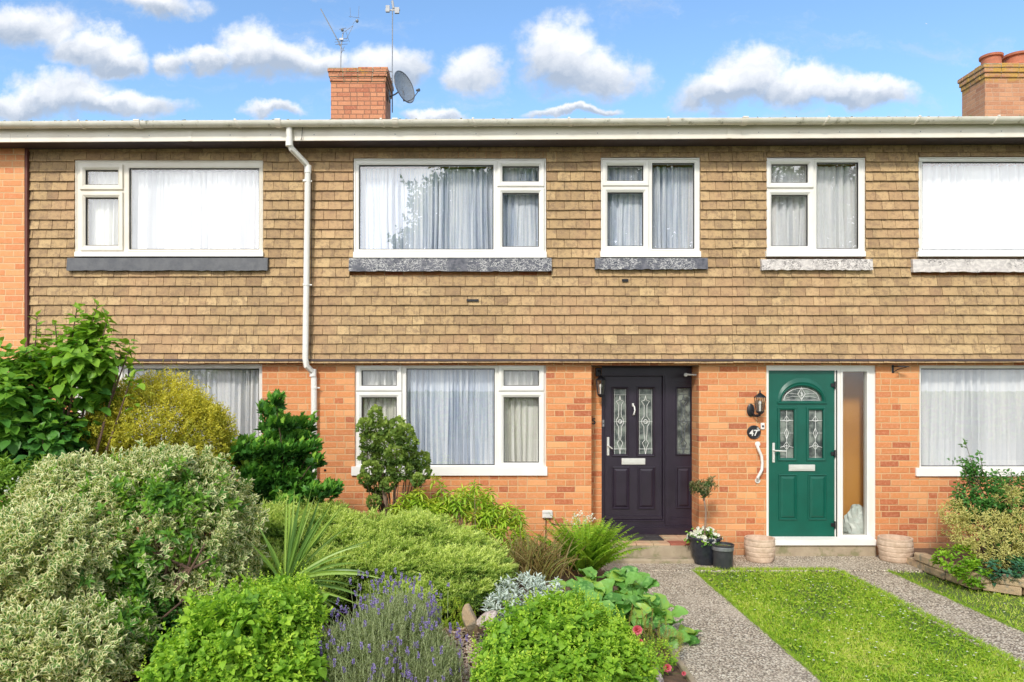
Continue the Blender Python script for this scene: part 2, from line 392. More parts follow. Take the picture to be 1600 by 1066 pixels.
def pathmat():
    m_, t, b, _ = newmat('exposed_aggregate_concrete'); P = pos(t)
    n2 = t.new('ShaderNodeTexVoronoi'); t.put(n2.inputs['Vector'], t.v('ADD', P, t.v('MULTIPLY', t.noise(P, 60, 2, .5, True), (.012, .012, .012)))); n2.inputs['Scale'].default_value = 62
    r = t.sep(n2.outputs['Color'])[0]
    col = t.ramp(r, [(0, (.30, .235, .17)), (.25, (.54, .45, .34)), (.5, (.72, .63, .49)), (.75, (.61, .52, .40)), (1, (.88, .82, .68))])
    col = t.mix(t.ss(n2.outputs['Distance'], .38, .66), col, (.17, .135, .10))
    col = t.mix(t.m('MULTIPLY', t.ss(t.noise(P, 1.6, 5, .6), .45, .7), .45), col, (.60, .51, .40))
    col = t.mix(t.m('MULTIPLY', t.ss(t.noise(P, 4, 6, .7), .54, .68), .55), col, (.22, .19, .13))
    t.put(b.inputs['Base Color'], col); b.inputs['Roughness'].default_value = .93
    bump(t, b, t.m('SUBTRACT', 1.0, n2.outputs['Distance']), .8, .008); return m_
M['path'] = pathmat()
M['path_dark'] = M['path']
def lawnmat():
    m_, t, b, _ = newmat('lawn_turf'); P = pos(t)
    col = t.mix(t.ss(t.noise(P, 3, 5), .35, .65), (.10, .17, .025), (.20, .24, .06))
    col = t.mix(t.m('MULTIPLY', t.noise(P, 60, 4), .6), col, (.06, .09, .02))
    t.put(b.inputs['Base Color'], col); b.inputs['Roughness'].default_value = .95
    bump(t, b, t.noise(P, 80, 4), 1, .02); return m_
M['lawn'] = lawnmat()
def leafmat(name, stops, trans=.3, edge=None, rough=.5, spec=.35, patch=None):
    m_, t, b, out = newmat(name); P = pos(t)
    a = t.new('ShaderNodeAttribute', attribute_name='rnd').outputs['Fac']
    n = len(stops); col = t.ramp(a, [(i/(n-1), c) for i, c in enumerate(stops)])
    if patch: col = t.mix(t.ss(t.noise(P, patch[1], 4), .48, .62), col, patch[0])
    if edge:
        e = t.new('ShaderNodeAttribute', attribute_name='edge').outputs['Fac']
        col = t.mix(t.ss(e, edge[1], edge[1]+.12), col, edge[0])
    t.put(b.inputs['Base Color'], col); b.inputs['Roughness'].default_value = rough
    b.inputs['Specular IOR Level'].default_value = spec
    tr = t.new('ShaderNodeBsdfTranslucent'); t.put(tr.inputs[0], t.mix(1., col, (1.25, 1.2, .6), 'MULTIPLY'))
    mx = t.new('ShaderNodeMixShader'); mx.inputs[0].default_value = trans
    t.l.new(b.outputs[0], mx.inputs[1]); t.l.new(tr.outputs[0], mx.inputs[2]); t.l.new(mx.outputs[0], out.inputs[0])
    return m_

# ---------------------------------------------------------------- the terrace
SOFF_Z = Z(217, -.38)
def tilt(x): return (x-X(800))*.0056*.9        # the eaves rise very slightly to the right
def px_rect(r, y):  # photo rect (x0,y0,x1,y1) -> x0,x1,z0,z1 in the plane y
    return (X(r[0], y), X(r[2], y), Z(r[3], y), Z(r[1], y))
rnd = random.Random(5)

def curtain(parent, x0, x1, z0, z1, y, folds, amp, mat, seed, hem=False):
    rg = np.random.default_rng(seed); n = int(folds*10); nz_ = 8
    u = np.linspace(0, 1, n)
    ph = np.cumsum(np.abs(rg.normal(1, .45, n))); ph = ph/ph[-1]*folds*2*math.pi
    am = amp*(.55+.45*np.sin(np.linspace(0, folds*.9, n)+rg.random()*6))
    v = []; fs = []
    for j in range(nz_+1):
        t = j/nz_; z = z1+(z0-z1)*t
        sw = .012*np.sin(u*9+t*2.2+seed)*t
        yy = y+am*np.sin(ph+t*.7*np.sin(u*7+seed))*(.55+.45*t)+.3*am*np.sin(ph*2.3+t)
        for i in range(n): v.append((x0+(x1-x0)*u[i]+sw[i], yy[i], z))
    for j in range(nz_):
        for i in range(n-1): a = j*n+i; fs.append((a, a+1, a+n+1, a+n))
    m_ = MB().add(v, fs)
    if hem: m_.box(x0, x1, y-.005, y+.004, z0, z0+.05)
    o = m_.build('curtain', mat, parent, smooth=True); return o

def window(house, outer, glasses, yf, sill=None, cur=None, seed=1, apron=None, label=None, old=False, foldsm=11):
    """outer px rect; glasses: list of (px rect, is_sash)"""
    x0, x1, z0, z1 = px_rect(outer, yf)
    mat = M['upvc_old'] if old else M['upvc']
    mb = MB(); holes = [px_rect(g, yf) for g, _ in glasses]
    holes = [(a, b, c, d) for a, b, c, d in holes]
    mb.panel(x0, x1, z0, z1, holes, yf, yf+.07)
    mb.ring(x0+.02, x1-.02, z0+.02, z1-.02, [(.02, yf), (.02, yf-.006), (.005, yf-.010), (0, yf-.006), (0, yf)])
    for (g, sash), h in zip(glasses, holes):
        if sash:
            wd = .062
            mb.ring(*h, [(wd, yf+.001), (wd, yf-.020), (wd-.006, yf-.026), (.028, yf-.026), (.004, yf-.010), (.0, yf-.004), (0, yf+.01)])
        else:
            mb.ring(*h, [(.022, yf+.001), (.020, yf-.008), (.006, yf-.005), (0, yf), (0, yf+.01)])
        mb.ring(h[0]+.003, h[1]-.003, h[2]+.003, h[3]-.003, [(.003, yf+.010), (.003, yf+.020), (-.006, yf+.020), (-.006, yf+.010)], mi=1)
    wo_ = mb.build('window', [mat, M['gasket']], house)
    if label: wo_['label'] = label
    for h in holes:
        MB().box(h[0]-.005, h[1]+.005, yf+.024, yf+.030, h[2]-.005, h[3]+.005).build('pane', M['glass'], wo_)
    for i, h in enumerate(holes):
        if cur:
            w_ = h[1]-h[0]; k = cur if isinstance(cur, str) else cur[i]
            if k: curtain(wo_, h[0]-.05, h[1]+.05, h[2]-.06, h[3]+.03 if i else h[3]-.012, yf+.13, max(4, w_*foldsm*1.25), .055, M[k], seed*7+i)
    if sill:
        s = px_rect(sill, yf-.05)
        MB().hexa([(s[0], yf-.065, s[2]), (s[1], yf-.065, s[2]), (s[0], yf, s[2]), (s[1], yf, s[2]),
                   (s[0], yf-.060, s[3]-.006), (s[1], yf-.060, s[3]-.006), (s[0], yf-.001, s[3]+.004), (s[1], yf-.001, s[3]+.004)]).build('sill', M['upvc'], wo_)
    if apron:
        s = px_rect(apron[0], -.12); rg = random.Random(seed+50); m2 = MB(); n = 40; v = []
        for i in range(n+1):
            t = i/n; xx = s[0]+(s[1]-s[0])*t; jb = rg.uniform(-.006, .006)
            v += [(xx, -.128+rg.uniform(-.004, .004), s[2]+jb), (xx, -.112+rg.uniform(-.004, .004), s[3]), (xx, -.02, s[3]+.02), (xx, -.02, s[2]+.01)]
        fs = []
        for i in range(n):
            for k in range(4): l = (k+1) % 4; fs.append((i*4+k, (i+1)*4+k, (i+1)*4+l, i*4+l))
        fs += [(0, 1, 2, 3), (n*4+3, n*4+2, n*4+1, n*4)]
        m2.add(v, fs).build('flashing', M[apron[1]], wo_)
    return (x0, x1, z0, z1)

YU = -.058; YL = .035
def tiles(house, xa, xb, holes, seed):
    mb = MB(); rg = random.Random(seed); zb = Z(567, -.1); pitch = .1152; wt = .166
    nrow = int((SOFF_Z+.02-zb)/pitch)+1
    for r in range(nrow):
        z = zb+r*pitch; zt = z+pitch+.018; kick = -.030 if r == 0 else (-.012 if r == 1 else 0)
        ints = [(xa, xb, z)]
        for h in holes:
            full = h[2] < z+pitch*.6 and h[3] > z+pitch*.85; part = (not full) and z < h[3] <= z+pitch*.85 and h[2] < z
            if full or part:
                nn = []
                for a, b, q in ints:
                    if h[1] <= a or h[0] >= b: nn.append((a, b, q)); continue
                    if h[0] > a: nn.append((a, h[0], q))
                    if part: nn.append((max(a, h[0]), min(b, h[1]), max(q, h[3]+.004)))
                    if h[1] < b: nn.append((h[1], b, q))
                ints = nn
        dz = rg.uniform(-.003, .003); wob = rg.uniform(0, 6)
        for a, b, zq in ints:
            k0 = math.floor(a/wt-.5*(r % 2))
            x = a; k = k0
            while x < b-1e-4:
                nx = (k+1+.5*(r % 2))*wt+rg.uniform(-.02, .02); k += 1
                if nx <= x+.02: continue
                nx = min(nx, b)
                if b-nx < .03: nx = b
                jz = dz+rg.uniform(-.0018, .0018)+.004*math.sin(x*1.3+wob); jy = rg.uniform(-.004, .004); tw = rg.uniform(-.003, .003); lean = rg.uniform(-.0014, .0014)
                g = .0024; rr = rg.random()
                missing = False
                yb = -.084+kick+jy*.6; yt = -.057+kick*.3
                zz0, zz1 = zq+jz-lean, zq+jz+lean
                mb.hexa([(x+g, yb-tw, zz0), (nx-g, yb+tw, zz1), (x+g, yb+.014-tw, zz0), (nx-g, yb+.014+tw, zz1),
                         (x+g, yt, zt), (nx-g, yt, zt), (x+g, yt+.014, zt), (nx-g, yt+.014, zt)], 0, rr)
                x = nx
    return mb.build('tile_hanging', M['tile'], house)

def eaves(house, xa, xb, brackets, joints, old):
    n = max(2, int((xb-xa)/.25)); y0 = -.38
    f = MB(); so = MB()
    def seg(mb, y0_, y1_, za, zb_, mi=0):
        mb.hexa([(xa, y0_, za+tilt(xa)), (xb, y0_, za+tilt(xb)), (xa, y1_, za+tilt(xa)), (xb, y1_, za+tilt(xb)),
                 (xa, y0_, zb_+tilt(xa)), (xb, y0_, zb_+tilt(xb)), (xa, y1_, zb_+tilt(xa)), (xb, y1_, zb_+tilt(xb))], mi)
    seg(f, y0, y0+.02, SOFF_Z-.008, SOFF_Z+.165)
    for jx in joints:
        jx = X(jx, y0); f.box(jx-.022, jx+.022, y0-.006, y0, SOFF_Z-.006+tilt(jx), SOFF_Z+.13+tilt(jx))
    for i in range(int((xb-xa)/.47)):
        xx = xa+.2+i*.47; f.tube([(xx, y0-.003, SOFF_Z+.06+tilt(xx)), (xx, y0+.001, SOFF_Z+.06+tilt(xx))], .006, 8, 1)
    f.build('fascia', [M['upvc_old'], M['wire']], house)
    seg(so, y0+.021, -.02, SOFF_Z+.002, SOFF_Z+.014); so.build('soffit', M['soffit'], house)
    # half-round gutter
    g = MB(); gy = y0-.075; gz = SOFF_Z+.185; R_ = .062; m = 12; nn = n*3; v = []; rg = random.Random(int(xa*10)+99)
    for i in range(nn+1):
        x = xa+(xb-xa)*i/nn
        for ro in (R_, R_-.006):
            for k in range(m+1):
                a = math.pi+math.pi*k/m
                v.append((x, gy+ro*math.cos(a), gz+tilt(x)+ro*math.sin(a)))
    q = m+1; fs = []
    for i in range(nn):
        b = i*2*q; c = (i+1)*2*q
        for k in range(m):
            fs.append((b+k, b+k+1, c+k+1, c+k)); fs.append((b+q+k+1, b+q+k, c+q+k, c+q+k+1))
        fs.append((b, c, c+q, b+q)); fs.append((b+m, b+q+m, c+q+m, c+m))
    g.add(v, fs)
    go = g.build('gutter', M['gutter'], house, smooth=True)
    for bxp, uni in brackets:
        x = X(bxp, gy); mb = MB(); hw = .032 if uni else .011; sk = 0 if uni else (.03 if bxp > 1100 else -.03)
        for k in range(m):
            a = math.pi+math.pi*k/m; b = math.pi+math.pi*(k+1)/m
            for r0, r1 in ((R_+.001, R_+.009),):
                def pt(xx, r_, an): return (xx+sk*math.sin(an), gy+r_*math.cos(an), gz+tilt(x)+r_*math.sin(an))
                mb.hexa([pt(x-hw, r1, a), pt(x+hw, r1, a), pt(x-hw, r0, a), pt(x+hw, r0, a), pt(x-hw, r1, b), pt(x+hw, r1, b), pt(x-hw, r0, b), pt(x+hw, r0, b)])
        mb.box(x-hw, x+hw, gy-R_-.012, gy-R_+.012, gz+tilt(x)-.004, gz+tilt(x)+.012)
        mb.build('bracket', M['upvc_old'], go)
    return go

def roof(house, xa, xb, seed):
    rg = random.Random(seed); mb = MB(); ye = -.44; ze = SOFF_Z+.192; yr = 4.6; sl = math.tan(math.radians(15.5))
    mb.hexa([(xa, ye+.06, ze-.05+tilt(xa)), (xb, ye+.06, ze-.05+tilt(xb)), (xa, yr, ze-.05+(yr-ye)*sl), (xb, yr, ze-.05+(yr-ye)*sl),
             (xa, ye+.06, ze-.02+tilt(xa)), (xb, ye+.06, ze-.02+tilt(xb)), (xa, yr, ze-.02+(yr-ye)*sl), (xb, yr, ze-.02+(yr-ye)*sl)])
    mb.hexa([(xa, yr, ze-.05+(yr-ye)*sl), (xb, yr, ze-.05+(yr-ye)*sl), (xa, 9.6, ze-.05), (xb, 9.6, ze-.05),
             (xa, yr, ze-.02+(yr-ye)*sl), (xb, yr, ze-.02+(yr-ye)*sl), (xa, 9.6, ze-.02), (xb, 9.6, ze-.02)])
    wt = .33
    for r in range(14):                      # interlocking tiles, course by course
        y = ye+r*.34; z = ze+(y-ye)*sl
        k = int(math.ceil((xb-xa)/wt))
        for i in range(k):
            x = xa+i*wt; x2 = min(x+wt-.006, xb); j = rg.uniform(-.006, .006); tl = tilt(x)
            mb.hexa([(x, y, z-.004+j+tl), (x2, y, z-.004+j+tl), (x, y+.38, z-.012+.38*sl+tl), (x2, y+.38, z-.012+.38*sl+tl),
                     (x, y, z+.016+j+tl), (x2, y, z+.016+j+tl), (x, y+.38, z+.010+.38*sl+tl), (x2, y+.38, z+.010+.38*sl+tl)], 0, rg.random())
    ro = mb.build('roof', M['roof'], house)
    # moss clumps along the eave
    mo = MB()
    for i in range(int((xb-xa)*26)):
        x = rg.uniform(xa, xb)
        dens_ = .75 if (x < X(470) or x > X(1160)) else .2
        if rg.random() > dens_: continue
        a = rg.uniform(.008, .032); h = rg.uniform(.006, .020); yy = ye+rg.uniform(-.01, .06); zz = ze+.012+tilt(x)+(yy-ye)*sl
        v = [(x+a*math.cos(t)*rg.uniform(.7, 1.2), yy+a*.6*math.sin(t), zz-.006) for t in [k*math.pi/4 for k in range(8)]]
        v += [(x+a*.6*math.cos(t), yy+a*.35*math.sin(t), zz+h*rg.uniform(.6, 1)) for t in [k*math.pi/4 for k in range(8)]]
        mo.add(v, [(k, (k+1) % 8, 8+(k+1) % 8, 8+k) for k in range(8)]+[tuple(range(8, 16))])
    if mo.v: tag(mo.build('moss', pmoss, ro, smooth=True), kind='stuff')
    return ro
pmoss = pm('eave_moss', (.20, .19, .07), (.11, .10, .04), 30, .95, bmp=.9, bscale=150)

def shell(house, xa, xb, holes, side_l=False, side_r=False, zt=None, y0=0., mat='brick'):
    zt = zt or SOFF_Z+.2
    mb = MB(); mb.panel(xa, xb, -.3, zt, holes, y0, .3)
    wl = mb.build('wall', M[mat], house)
    mb = MB()                                  # party walls, back wall, floors: the dark rooms behind the curtains
    mb.box(xa+.002, xa+.1, .302, 9., -.3, zt); mb.box(xb-.1, xb-.002, .302, 9., -.3, zt)
    mb.box(xa+.1, xb-.1, 8.8, 9., -.3, zt)
    mb.box(xa+.1, xb-.1, .302, 8.8, 2.42, 2.55); mb.box(xa+.1, xb-.1, .302, 8.8, zt-.1, zt); mb.box(xa+.1, xb-.1, .302, 8.8, -.3, .1)
    mb.build('inner_shell', M['plaster'], house)
    return wl

def chimney(house, x0, x1, y0, y1, ztop, capz, mat, pots, seed):
    rg = random.Random(seed); mb = MB(); zb = 5.6
    mb.box(x0, x1, y0, y1, zb, capz)
    o = .035; hh = (ztop-capz)/3
    for i, oo in enumerate((.02, .04, .055)):  # corbelled courses with worn bricks
        z0 = capz+i*hh; n = 4; ww = (x1-x0+2*oo)/n
        for k in range(n):
            a = x0-oo+k*ww; j = rg.uniform(-.006, .006)
            mb.bbox(a+.004, a+ww-.004, y0-oo+j, y0-oo+.11, z0+.004, z0+hh-.003+(rg.uniform(-.02, .012) if i == 2 else 0), .008)
        for k in range(n):
            a = y0-oo+.11+k*(y1-y0-.11+2*oo)/n; b = a+(y1-y0-.11+2*oo)/n
            for xx0, xx1 in ((x0-oo, x0-oo+.11), (x1+oo-.11, x1+oo)):
                mb.bbox(xx0+rg.uniform(-.005, .005), xx1, a+.004, b-.004, z0+.004, z0+hh-.003+(rg.uniform(-.02, .012) if i == 2 else 0), .008)
        mb.box(x0-oo+.1, x1+oo-.1, y0-oo+.1, y1+oo-.1, z0, z0+hh-.02)
        mb.box(x0-oo+.008, x1+oo-.008, y0-oo+.008, y1+oo-.008, z0+.002, z0+hh-.008, 1)
    ch = mb.build('chimney', [mat, M['concrete']], house)
    fl = MB()                                   # cement flaunching
    n = 9; v = []
    for i in range(n+1):
        for j in range(n+1):
            u, t = i/n, j/n; e = min(u, 1-u, t, 1-t)
            v.append((x0-.03+(x1-x0+.06)*u, y0-.03+(y1-y0+.06)*t, ztop-.02+.075*min(1, e*3.2)+rg.uniform(-.006, .008)))
    fl.add(v, [(i*(n+1)+j, (i+1)*(n+1)+j, (i+1)*(n+1)+j+1, i*(n+1)+j+1) for i in range(n) for j in range(n)])
    fl.build('flaunching', mat, ch)
    for (px_, py_, r_, h_) in pots:
        p = MB(); p.lathe((px_, py_, ztop), [(r_*.95, 0), (r_, .05), (r_*.92, .08), (r_*.9, h_-.05), (r_*1.08, h_-.04), (r_*1.1, h_), (r_*.88, h_), (r_*.85, h_-.2)], 28)
        po = p.build('chimney_pot', M['terracotta'], ch, smooth=True)
    return ch

# ground floor / upper floor boundaries (photo px -> m)
XA0, XA = -10.5, X(38, -.12); XB = X(476); XC = X(1141); XD = X(2000)
# --- house B (left neighbour)
hB = empty('terraced_house', ((XA+XB)/2, 0, 0), 'left-hand tile-hung house whose wide upstairs window reflects plain white sky', 'house', 'houses of the brick terrace')
hC = empty('terraced_house', ((XB+XC)/2, 0, 0), 'middle tile-hung house with dark aubergine door in a recessed porch', 'house', 'houses of the brick terrace')
hD = empty('terraced_house', ((XC+XD)/2, 0, 0), 'right-hand tile-hung house with green door and white framed side glass', 'house', 'houses of the brick terrace')
hA = empty('terraced_house', ((XA0+XA)/2, 0, 0), 'plain red brick house front at the far left edge, without hung tiles', 'house', 'houses of the brick terrace')
def hole(r, y): return px_rect(r, y)
# A: projecting brick front, full height
MB().box(XA0, XA, -.12, .3, -.3, SOFF_Z+.2).build('wall', M['brick_pale'], hA)
MB().box(XA0, XA-.01, .302, 9, -.3, SOFF_Z+.2).build('inner_shell', M['plaster'], hA)
eaves(hA, XA0, XA-.0015, [(-60, False)], [], True); roof(hA, XA0, XA, 1)
MB().box(XA+.002, XA+.030, -.115, -.02, Z(575), SOFF_Z).build('dark_gap_strip', pm('dark_red_gap_strip', (.16, .05, .04), None, 5, .7), hB)  # dark of the gap between the two fronts, painted on a strip

uB = (118, 251, 411, 400); lB = (117, 569, 411, 742)
uC1 = (553, 248, 853, 402); uC2 = (939, 247, 1093, 401)
lC = (555, 571, 853, 742)
uD1 = (1198, 247, 1351, 400); uD2 = (1435, 246, 1720, 400); lD = (1434, 571, 1720, 744)
dC = (924, 571, 1092, 900); dD = (1196, 571, 1367, 851)
def inner(r, y, e=.012):
    a = px_rect(r, y); return (a[0]+e, a[1]-e, a[2]+e, a[3]-e)
holesB = [inner(uB, YU), hole(lB, YL)]; holesC = [inner(uC1, YU), inner(uC2, YU), hole(lC, YL), (X(924), X(1092), -1, Z(571))]
holesD = [inner(uD1, YU), inner(uD2, YU), hole(lD, YL), (X(1196, .03), X(1367, .03), Z(853, .03), Z(571, .03))]
def shrink(h): return (h[0]+.0, h[1]-.0, h[2], h[3])
shell(hB, XA, XB, holesB); shell(hC, XB, XC, holesC); shell(hD, XC, XD, holesD)
def th(r, ap):   # what the tiles leave open
    a = px_rect(r, YU); s = px_rect(ap, -.12)
    return [(a[0]-.004, a[1]+.004, s[2]+.01, a[3]), (s[0], s[1], s[2]+.01, s[3]-.006)]
apB = (104, 403, 418, 423); apC1 = (545, 403, 862, 424); apC2 = (930, 403, 1106, 421); apD1 = (1190, 405, 1364, 422); apD2 = (1427, 405, 1740, 425)
tiles(hB, XA+.032, XB, th(uB, apB), 3)
tiles(hC, XB, XC, th(uC1, apC1)+th(uC2, apC2), 4)
tiles(hD, XC, XD, th(uD1, apD1)+th(uD2, apD2), 6)
for h_, a, b in ((hB, XA, XB), (hC, XB, XC), (hD, XC, XD)):
    MB().box(a, b, -.118, -.001, Z(567, -.1)+.02, Z(567, -.1)+.045).build('tilting_fillet', M['soffit'], h_)

window(hB, uB, [((202, 263, 405, 390), False), ((134, 266, 185, 289), True), ((134, 309, 185, 384), True)], YU, (117, 393, 411, 401), ['net_white', 'net_cream', 'net_cream'], 11, (apB, 'flash_plain'), 'wide upstairs window whose main pane is blank white with sky', True)
window(hB, lB, [((200, 576, 405, 727), False), ((134, 579, 185, 603), True), ((134, 621, 185, 723), True)], YL, (112, 729, 413, 743), 'net_white', 12)
window(hC, uC1, [((561, 258, 771, 390), False), ((785, 260, 842, 284), True), ((785, 302, 842, 386), True)], YU, (552, 393, 854, 403), 'net_blue', 13, (apC1, 'flash'))
window(hC, uC2, [((1019, 255, 1085, 389), False), ((949, 259, 1005, 283), True), ((949, 301, 1005, 385), True)], YU, (938, 392, 1095, 402), 'net_blue', 14, (apC2, 'flash'))
window(hC, lC, [((635, 576, 773, 727), False), ((565, 579, 620, 603), True), ((565, 621, 620, 723), True), ((787, 579, 842, 603), True), ((787, 621, 842, 723), True)], YL,
       (549, 729, 855, 743), ['net_blue', 'net_cream', 'net_cream', 'net_cream', 'net_cream'], 15)
window(hD, uD1, [((1276, 254, 1341, 389), False), ((1205, 257, 1262, 286), True), ((1205, 305, 1262, 385), True)], YU, (1197, 392, 1352, 401), 'net_white', 16, (apD1, 'flash_w'))
window(hD, uD2, [((1441, 253, 1640, 391), False), ((1655, 257, 1706, 286), True), ((1655, 305, 1706, 385), True)], YU, (1434, 393, 1722, 401), 'net_white', 17, (apD2, 'flash_w'), None, False, 8)
window(hD, lD, [((1439, 576, 1640, 729), False), ((1655, 579, 1706, 603), True), ((1655, 621, 1706, 723), True)], YL, (1431, 731, 1722, 744), 'net_white', 18, None, None, False, 8)

eaves(hB, XA, XB-.0015, [(127, False), (217, True), (370, False), (436, True)], [297], True)
eaves(hC, XB, XC-.0015, [(596, False), (618, True), (739, False), (888, False), (1042, False)], [1139], False)
eaves(hD, XC, XD, [(1162, True), (1291, False), (1432, False), (1555, False), (1690, False)], [], False)
roof(hB, XA, XB, 2); roof(hC, XB, XC, 3); roof(hD, XC, XD, 4)
DC = 13.
chimney(hB if False else hC, X(517, 4), X(602, 4), 4, 4.78, Z(107, 4), Z(128, 4), M['brick_chimney'], [], 3)
chimney(hD, X(1539, 4), X(1640, 4), 4, 4.62, Z(100, 4), Z(122, 4), M['brick_lichen'],
        [(X(1556, 4.1), 4.22, .17, .23), (X(1598, 4.1), 4.25, .21, .25)], 4)

# downpipe on house C's edge
dp = MB(); yp = -.17; R_ = .036
pts = [(X(452, -.42), -.42, Z(190, -.42)), (X(452, -.42), -.42, Z(222, -.42)), (X(455, -.40), -.40, Z(232, -.4)), (X(478, -.19), -.19, Z(256, -.19)), (X(481, yp), yp, Z(264, yp)), (X(479, yp), yp, Z(420, yp)),
       (X(477, yp), yp, Z(560, yp)), (X(479, yp), yp, Z(572, yp)), (X(489, -.07), -.07, Z(582, -.07)), (X(490.5, -.06), -.06, Z(592, -.06)), (X(491, -.06), -.06, .03)]
dp.tube(pts, R_, 16)
for (a, y_) in ((pts[1], 0), (pts[4], 0), (pts[8], 0)):
    p = Vector(a); dp.tube([p+Vector((0, 0, .04)), p+Vector((0, 0, -.05))], R_+.006, 16)
dpo = dp.build('downpipe', M['upvc'], hC, smooth=True)
dpo['label'] = 'white round plastic downpipe with a swan neck at the top'
for py_ in (283, 445, 606):
    yy = yp if py_ < 560 else -.06; xx = X(478.5 if py_ < 560 else 491, yy); zz = Z(py_, yy)
    MB().tube([(xx, yy, zz-.012), (xx, yy, zz+.012)], R_+.005, 16).box(xx+R_-.004, xx+R_+.03, yy+.0, yy+.012, zz-.008, zz+.008).box(xx-.02, xx+.02, yy+R_-.004, -.01 if py_ > 560 else -.07, zz-.01, zz+.01).build('clip', M['upvc'], dpo)
cb = MB().tube([(X(474, -.38), -.41, Z(195, -.38)), (X(472, -.39), -.405, Z(216, -.39)), (X(466, -.3), -.3, Z(228, -.3)), (X(468, -.15), -.15, Z(240, -.15)), (X(486, -.12), -.12, Z(266, -.12)), (X(487, -.12), -.12, Z(330, -.12)), (X(485.5, -.12), -.12, Z(560, -.12))], .004, 6)
cbo = cb.build('aerial_cable', M['black'], hC); 

# ---------------------------------------------------------------- doors
def disc(cx, cz, r, y, n=24): return [(cx+r*math.cos(2*math.pi*k/n), y, cz+r*math.sin(2*math.pi*k/n)) for k in range(n+1)]
def leaded(parent, h, y, style, mat='came'):
    mb = MB(); x0, x1, z0, z1 = h; w_ = x1-x0; hh = z1-z0; cx = (x0+x1)/2; r = .0033
    def T(p, rr=r): mb.tube([(a, y, b) for a, b in p], rr, 5)
    if style == 'long':
        T([(x0+.012, z0), (x0+.012, z1)], .002); T([(x1-.012, z0), (x1-.012, z1)], .002)
        T([(x0, z0+hh*.08), (x1, z0+hh*.08)]); T([(x0, z0+hh*.5), (x1, z0+hh*.5)], .0025)
        T([(x0, z1-hh*.09), (x1, z1-hh*.09)], .002)
        for sx in (-1, 1):
            T([(cx, z0), (cx+sx*w_*.08, z0+hh*.10), (cx+sx*w_*.22, z0+hh*.17), (cx+sx*w_*.05, z0+hh*.22), (cx+sx*w_*.10, z0+hh*.3), (cx+sx*w_*.12, z0+hh*.42), (cx+sx*w_*.26, z0+hh*.47),
               (cx+sx*w_*.26, z0+hh*.53), (cx+sx*w_*.10, z0+hh*.58), (cx+sx*w_*.10, z0+hh*.75), (cx+sx*w_*.28, z0+hh*.81), (cx+sx*w_*.06, z0+hh*.83), (cx, z0+hh*.9)], .0042)
        T([(a, b) for a, _, b in disc(cx, z0+hh*.5, w_*.13, 0)], .0045)
    else:
        T([(x0, z0+hh*.22), (cx, z0+hh*.26), (x1, z0+hh*.22)]); T([(x0, z0+hh*.78), (x1, z0+hh*.78)])
        T([(cx, z0), (cx, z1)], .003)
        T([(x0, z0+hh*.52), (cx-.012, z0+hh*.52)], .002); T([(cx+.012, z0+hh*.52), (x1, z0+hh*.52)], .002)
        for sx in (-1, 1):
            T([(cx, z0+hh*.62), (cx+sx*w_*.15, z0+hh*.52), (cx, z0+hh*.40)], .0038)
            T([(cx, z0+hh*.18), (cx+sx*w_*.22, z0+hh*.25), (cx, z0+hh*.34)], .003); T([(cx, z0+hh*.88), (cx+sx*w_*.22, z0+hh*.78), (cx, z0+hh*.76)], .003)
    return mb.build('leading', M[mat], parent)
def raised(mb, h, y, mi=0):
    """fielded panel: recess moulding and raised centre"""
    x0, x1, z0, z1 = h
    mb.ring(x0, x1, z0, z1, [(.006, y+.002), (.004, y-.010), (-.004, y-.014), (-.013, y-.004), (-.018, y+.001)], mi)
    e = .045; v = [(x0+.018, y+.0006, z0+.018), (x1-.018, y+.0006, z0+.018), (x1-.018, y+.0006, z1-.018), (x0+.018, y+.0006, z1-.018),
                   (x0+e, y-.014, z0+e), (x1-e, y-.014, z0+e), (x1-e, y-.014, z1-e), (x0+e, y-.014, z1-e)]
    mb.add(v, [(0, 1, 5, 4), (1, 2, 6, 5), (2, 3, 7, 6), (3, 0, 4, 7), (4, 5, 6, 7)], mi)
def glazed(mb, h, y, wd=.03, mi=0):
    mb.ring(*h, [(wd, y+.001), (wd-.003, y-.012), (wd-.010, y-.016), (.008, y-.010), (0, y-.002), (0, y+.012)], mi)

# aubergine door, recessed
yd = .30
fr = MB()
fx0, fx1, fz0, fz1 = X(940, yd), X(1082, yd), Z(827, yd), Z(571, 0)+.02
lx0, lx1, lz0, lz1 = X(945, yd), X(1035, yd), Z(812, yd), Z(588, yd)
sx0, sx1 = X(1050, yd), X(1081, yd)
fr.panel(fx0, fx1+.05, fz0, fz1, [(lx0, lx1, lz0, lz1), (sx0, sx1, lz0+.02, Z(598, yd))], yd, yd+.07)
fr.ring(lx0, lx1, lz0, lz1, [(.022, yd+.001), (.020, yd-.012), (.006, yd-.012), (0, yd-.002), (0, yd+.01)])
fr.box(fx0, fx1+.05, yd-.045, yd-.0005, .203, fz0+.028); fr.box(fx0, fx1+.05, yd-.0002, yd+.07, .203, fz0-.0005); fr.box(fx0+.01, fx1, yd-.02, yd-.001, fz0+.028, fz0+.048)
fr.box(X(1039, yd), X(1046, yd), yd-.014, yd-.001, fz0+.05, Z(590, yd))
fro = fr.build('door_frame', M['aubergine'], hC)
sp = MB(); gl = px_rect((1058, 607, 1079, 710), yd); lp = px_rect((1057, 730, 1079, 794), yd)
sp.panel(sx0+.001, sx1-.001, lz0+.021, Z(598, yd)-.001, [gl], yd+.008, yd+.05)
glazed(sp, gl, yd+.008, .016); raised(sp, lp, yd+.008)
spo = sp.build('side_panel', M['aubergine'], fro)
MB().box(gl[0], gl[1], yd+.026, yd+.032, gl[2], gl[3]).build('glass_pane', M['glass_dark'], fro)
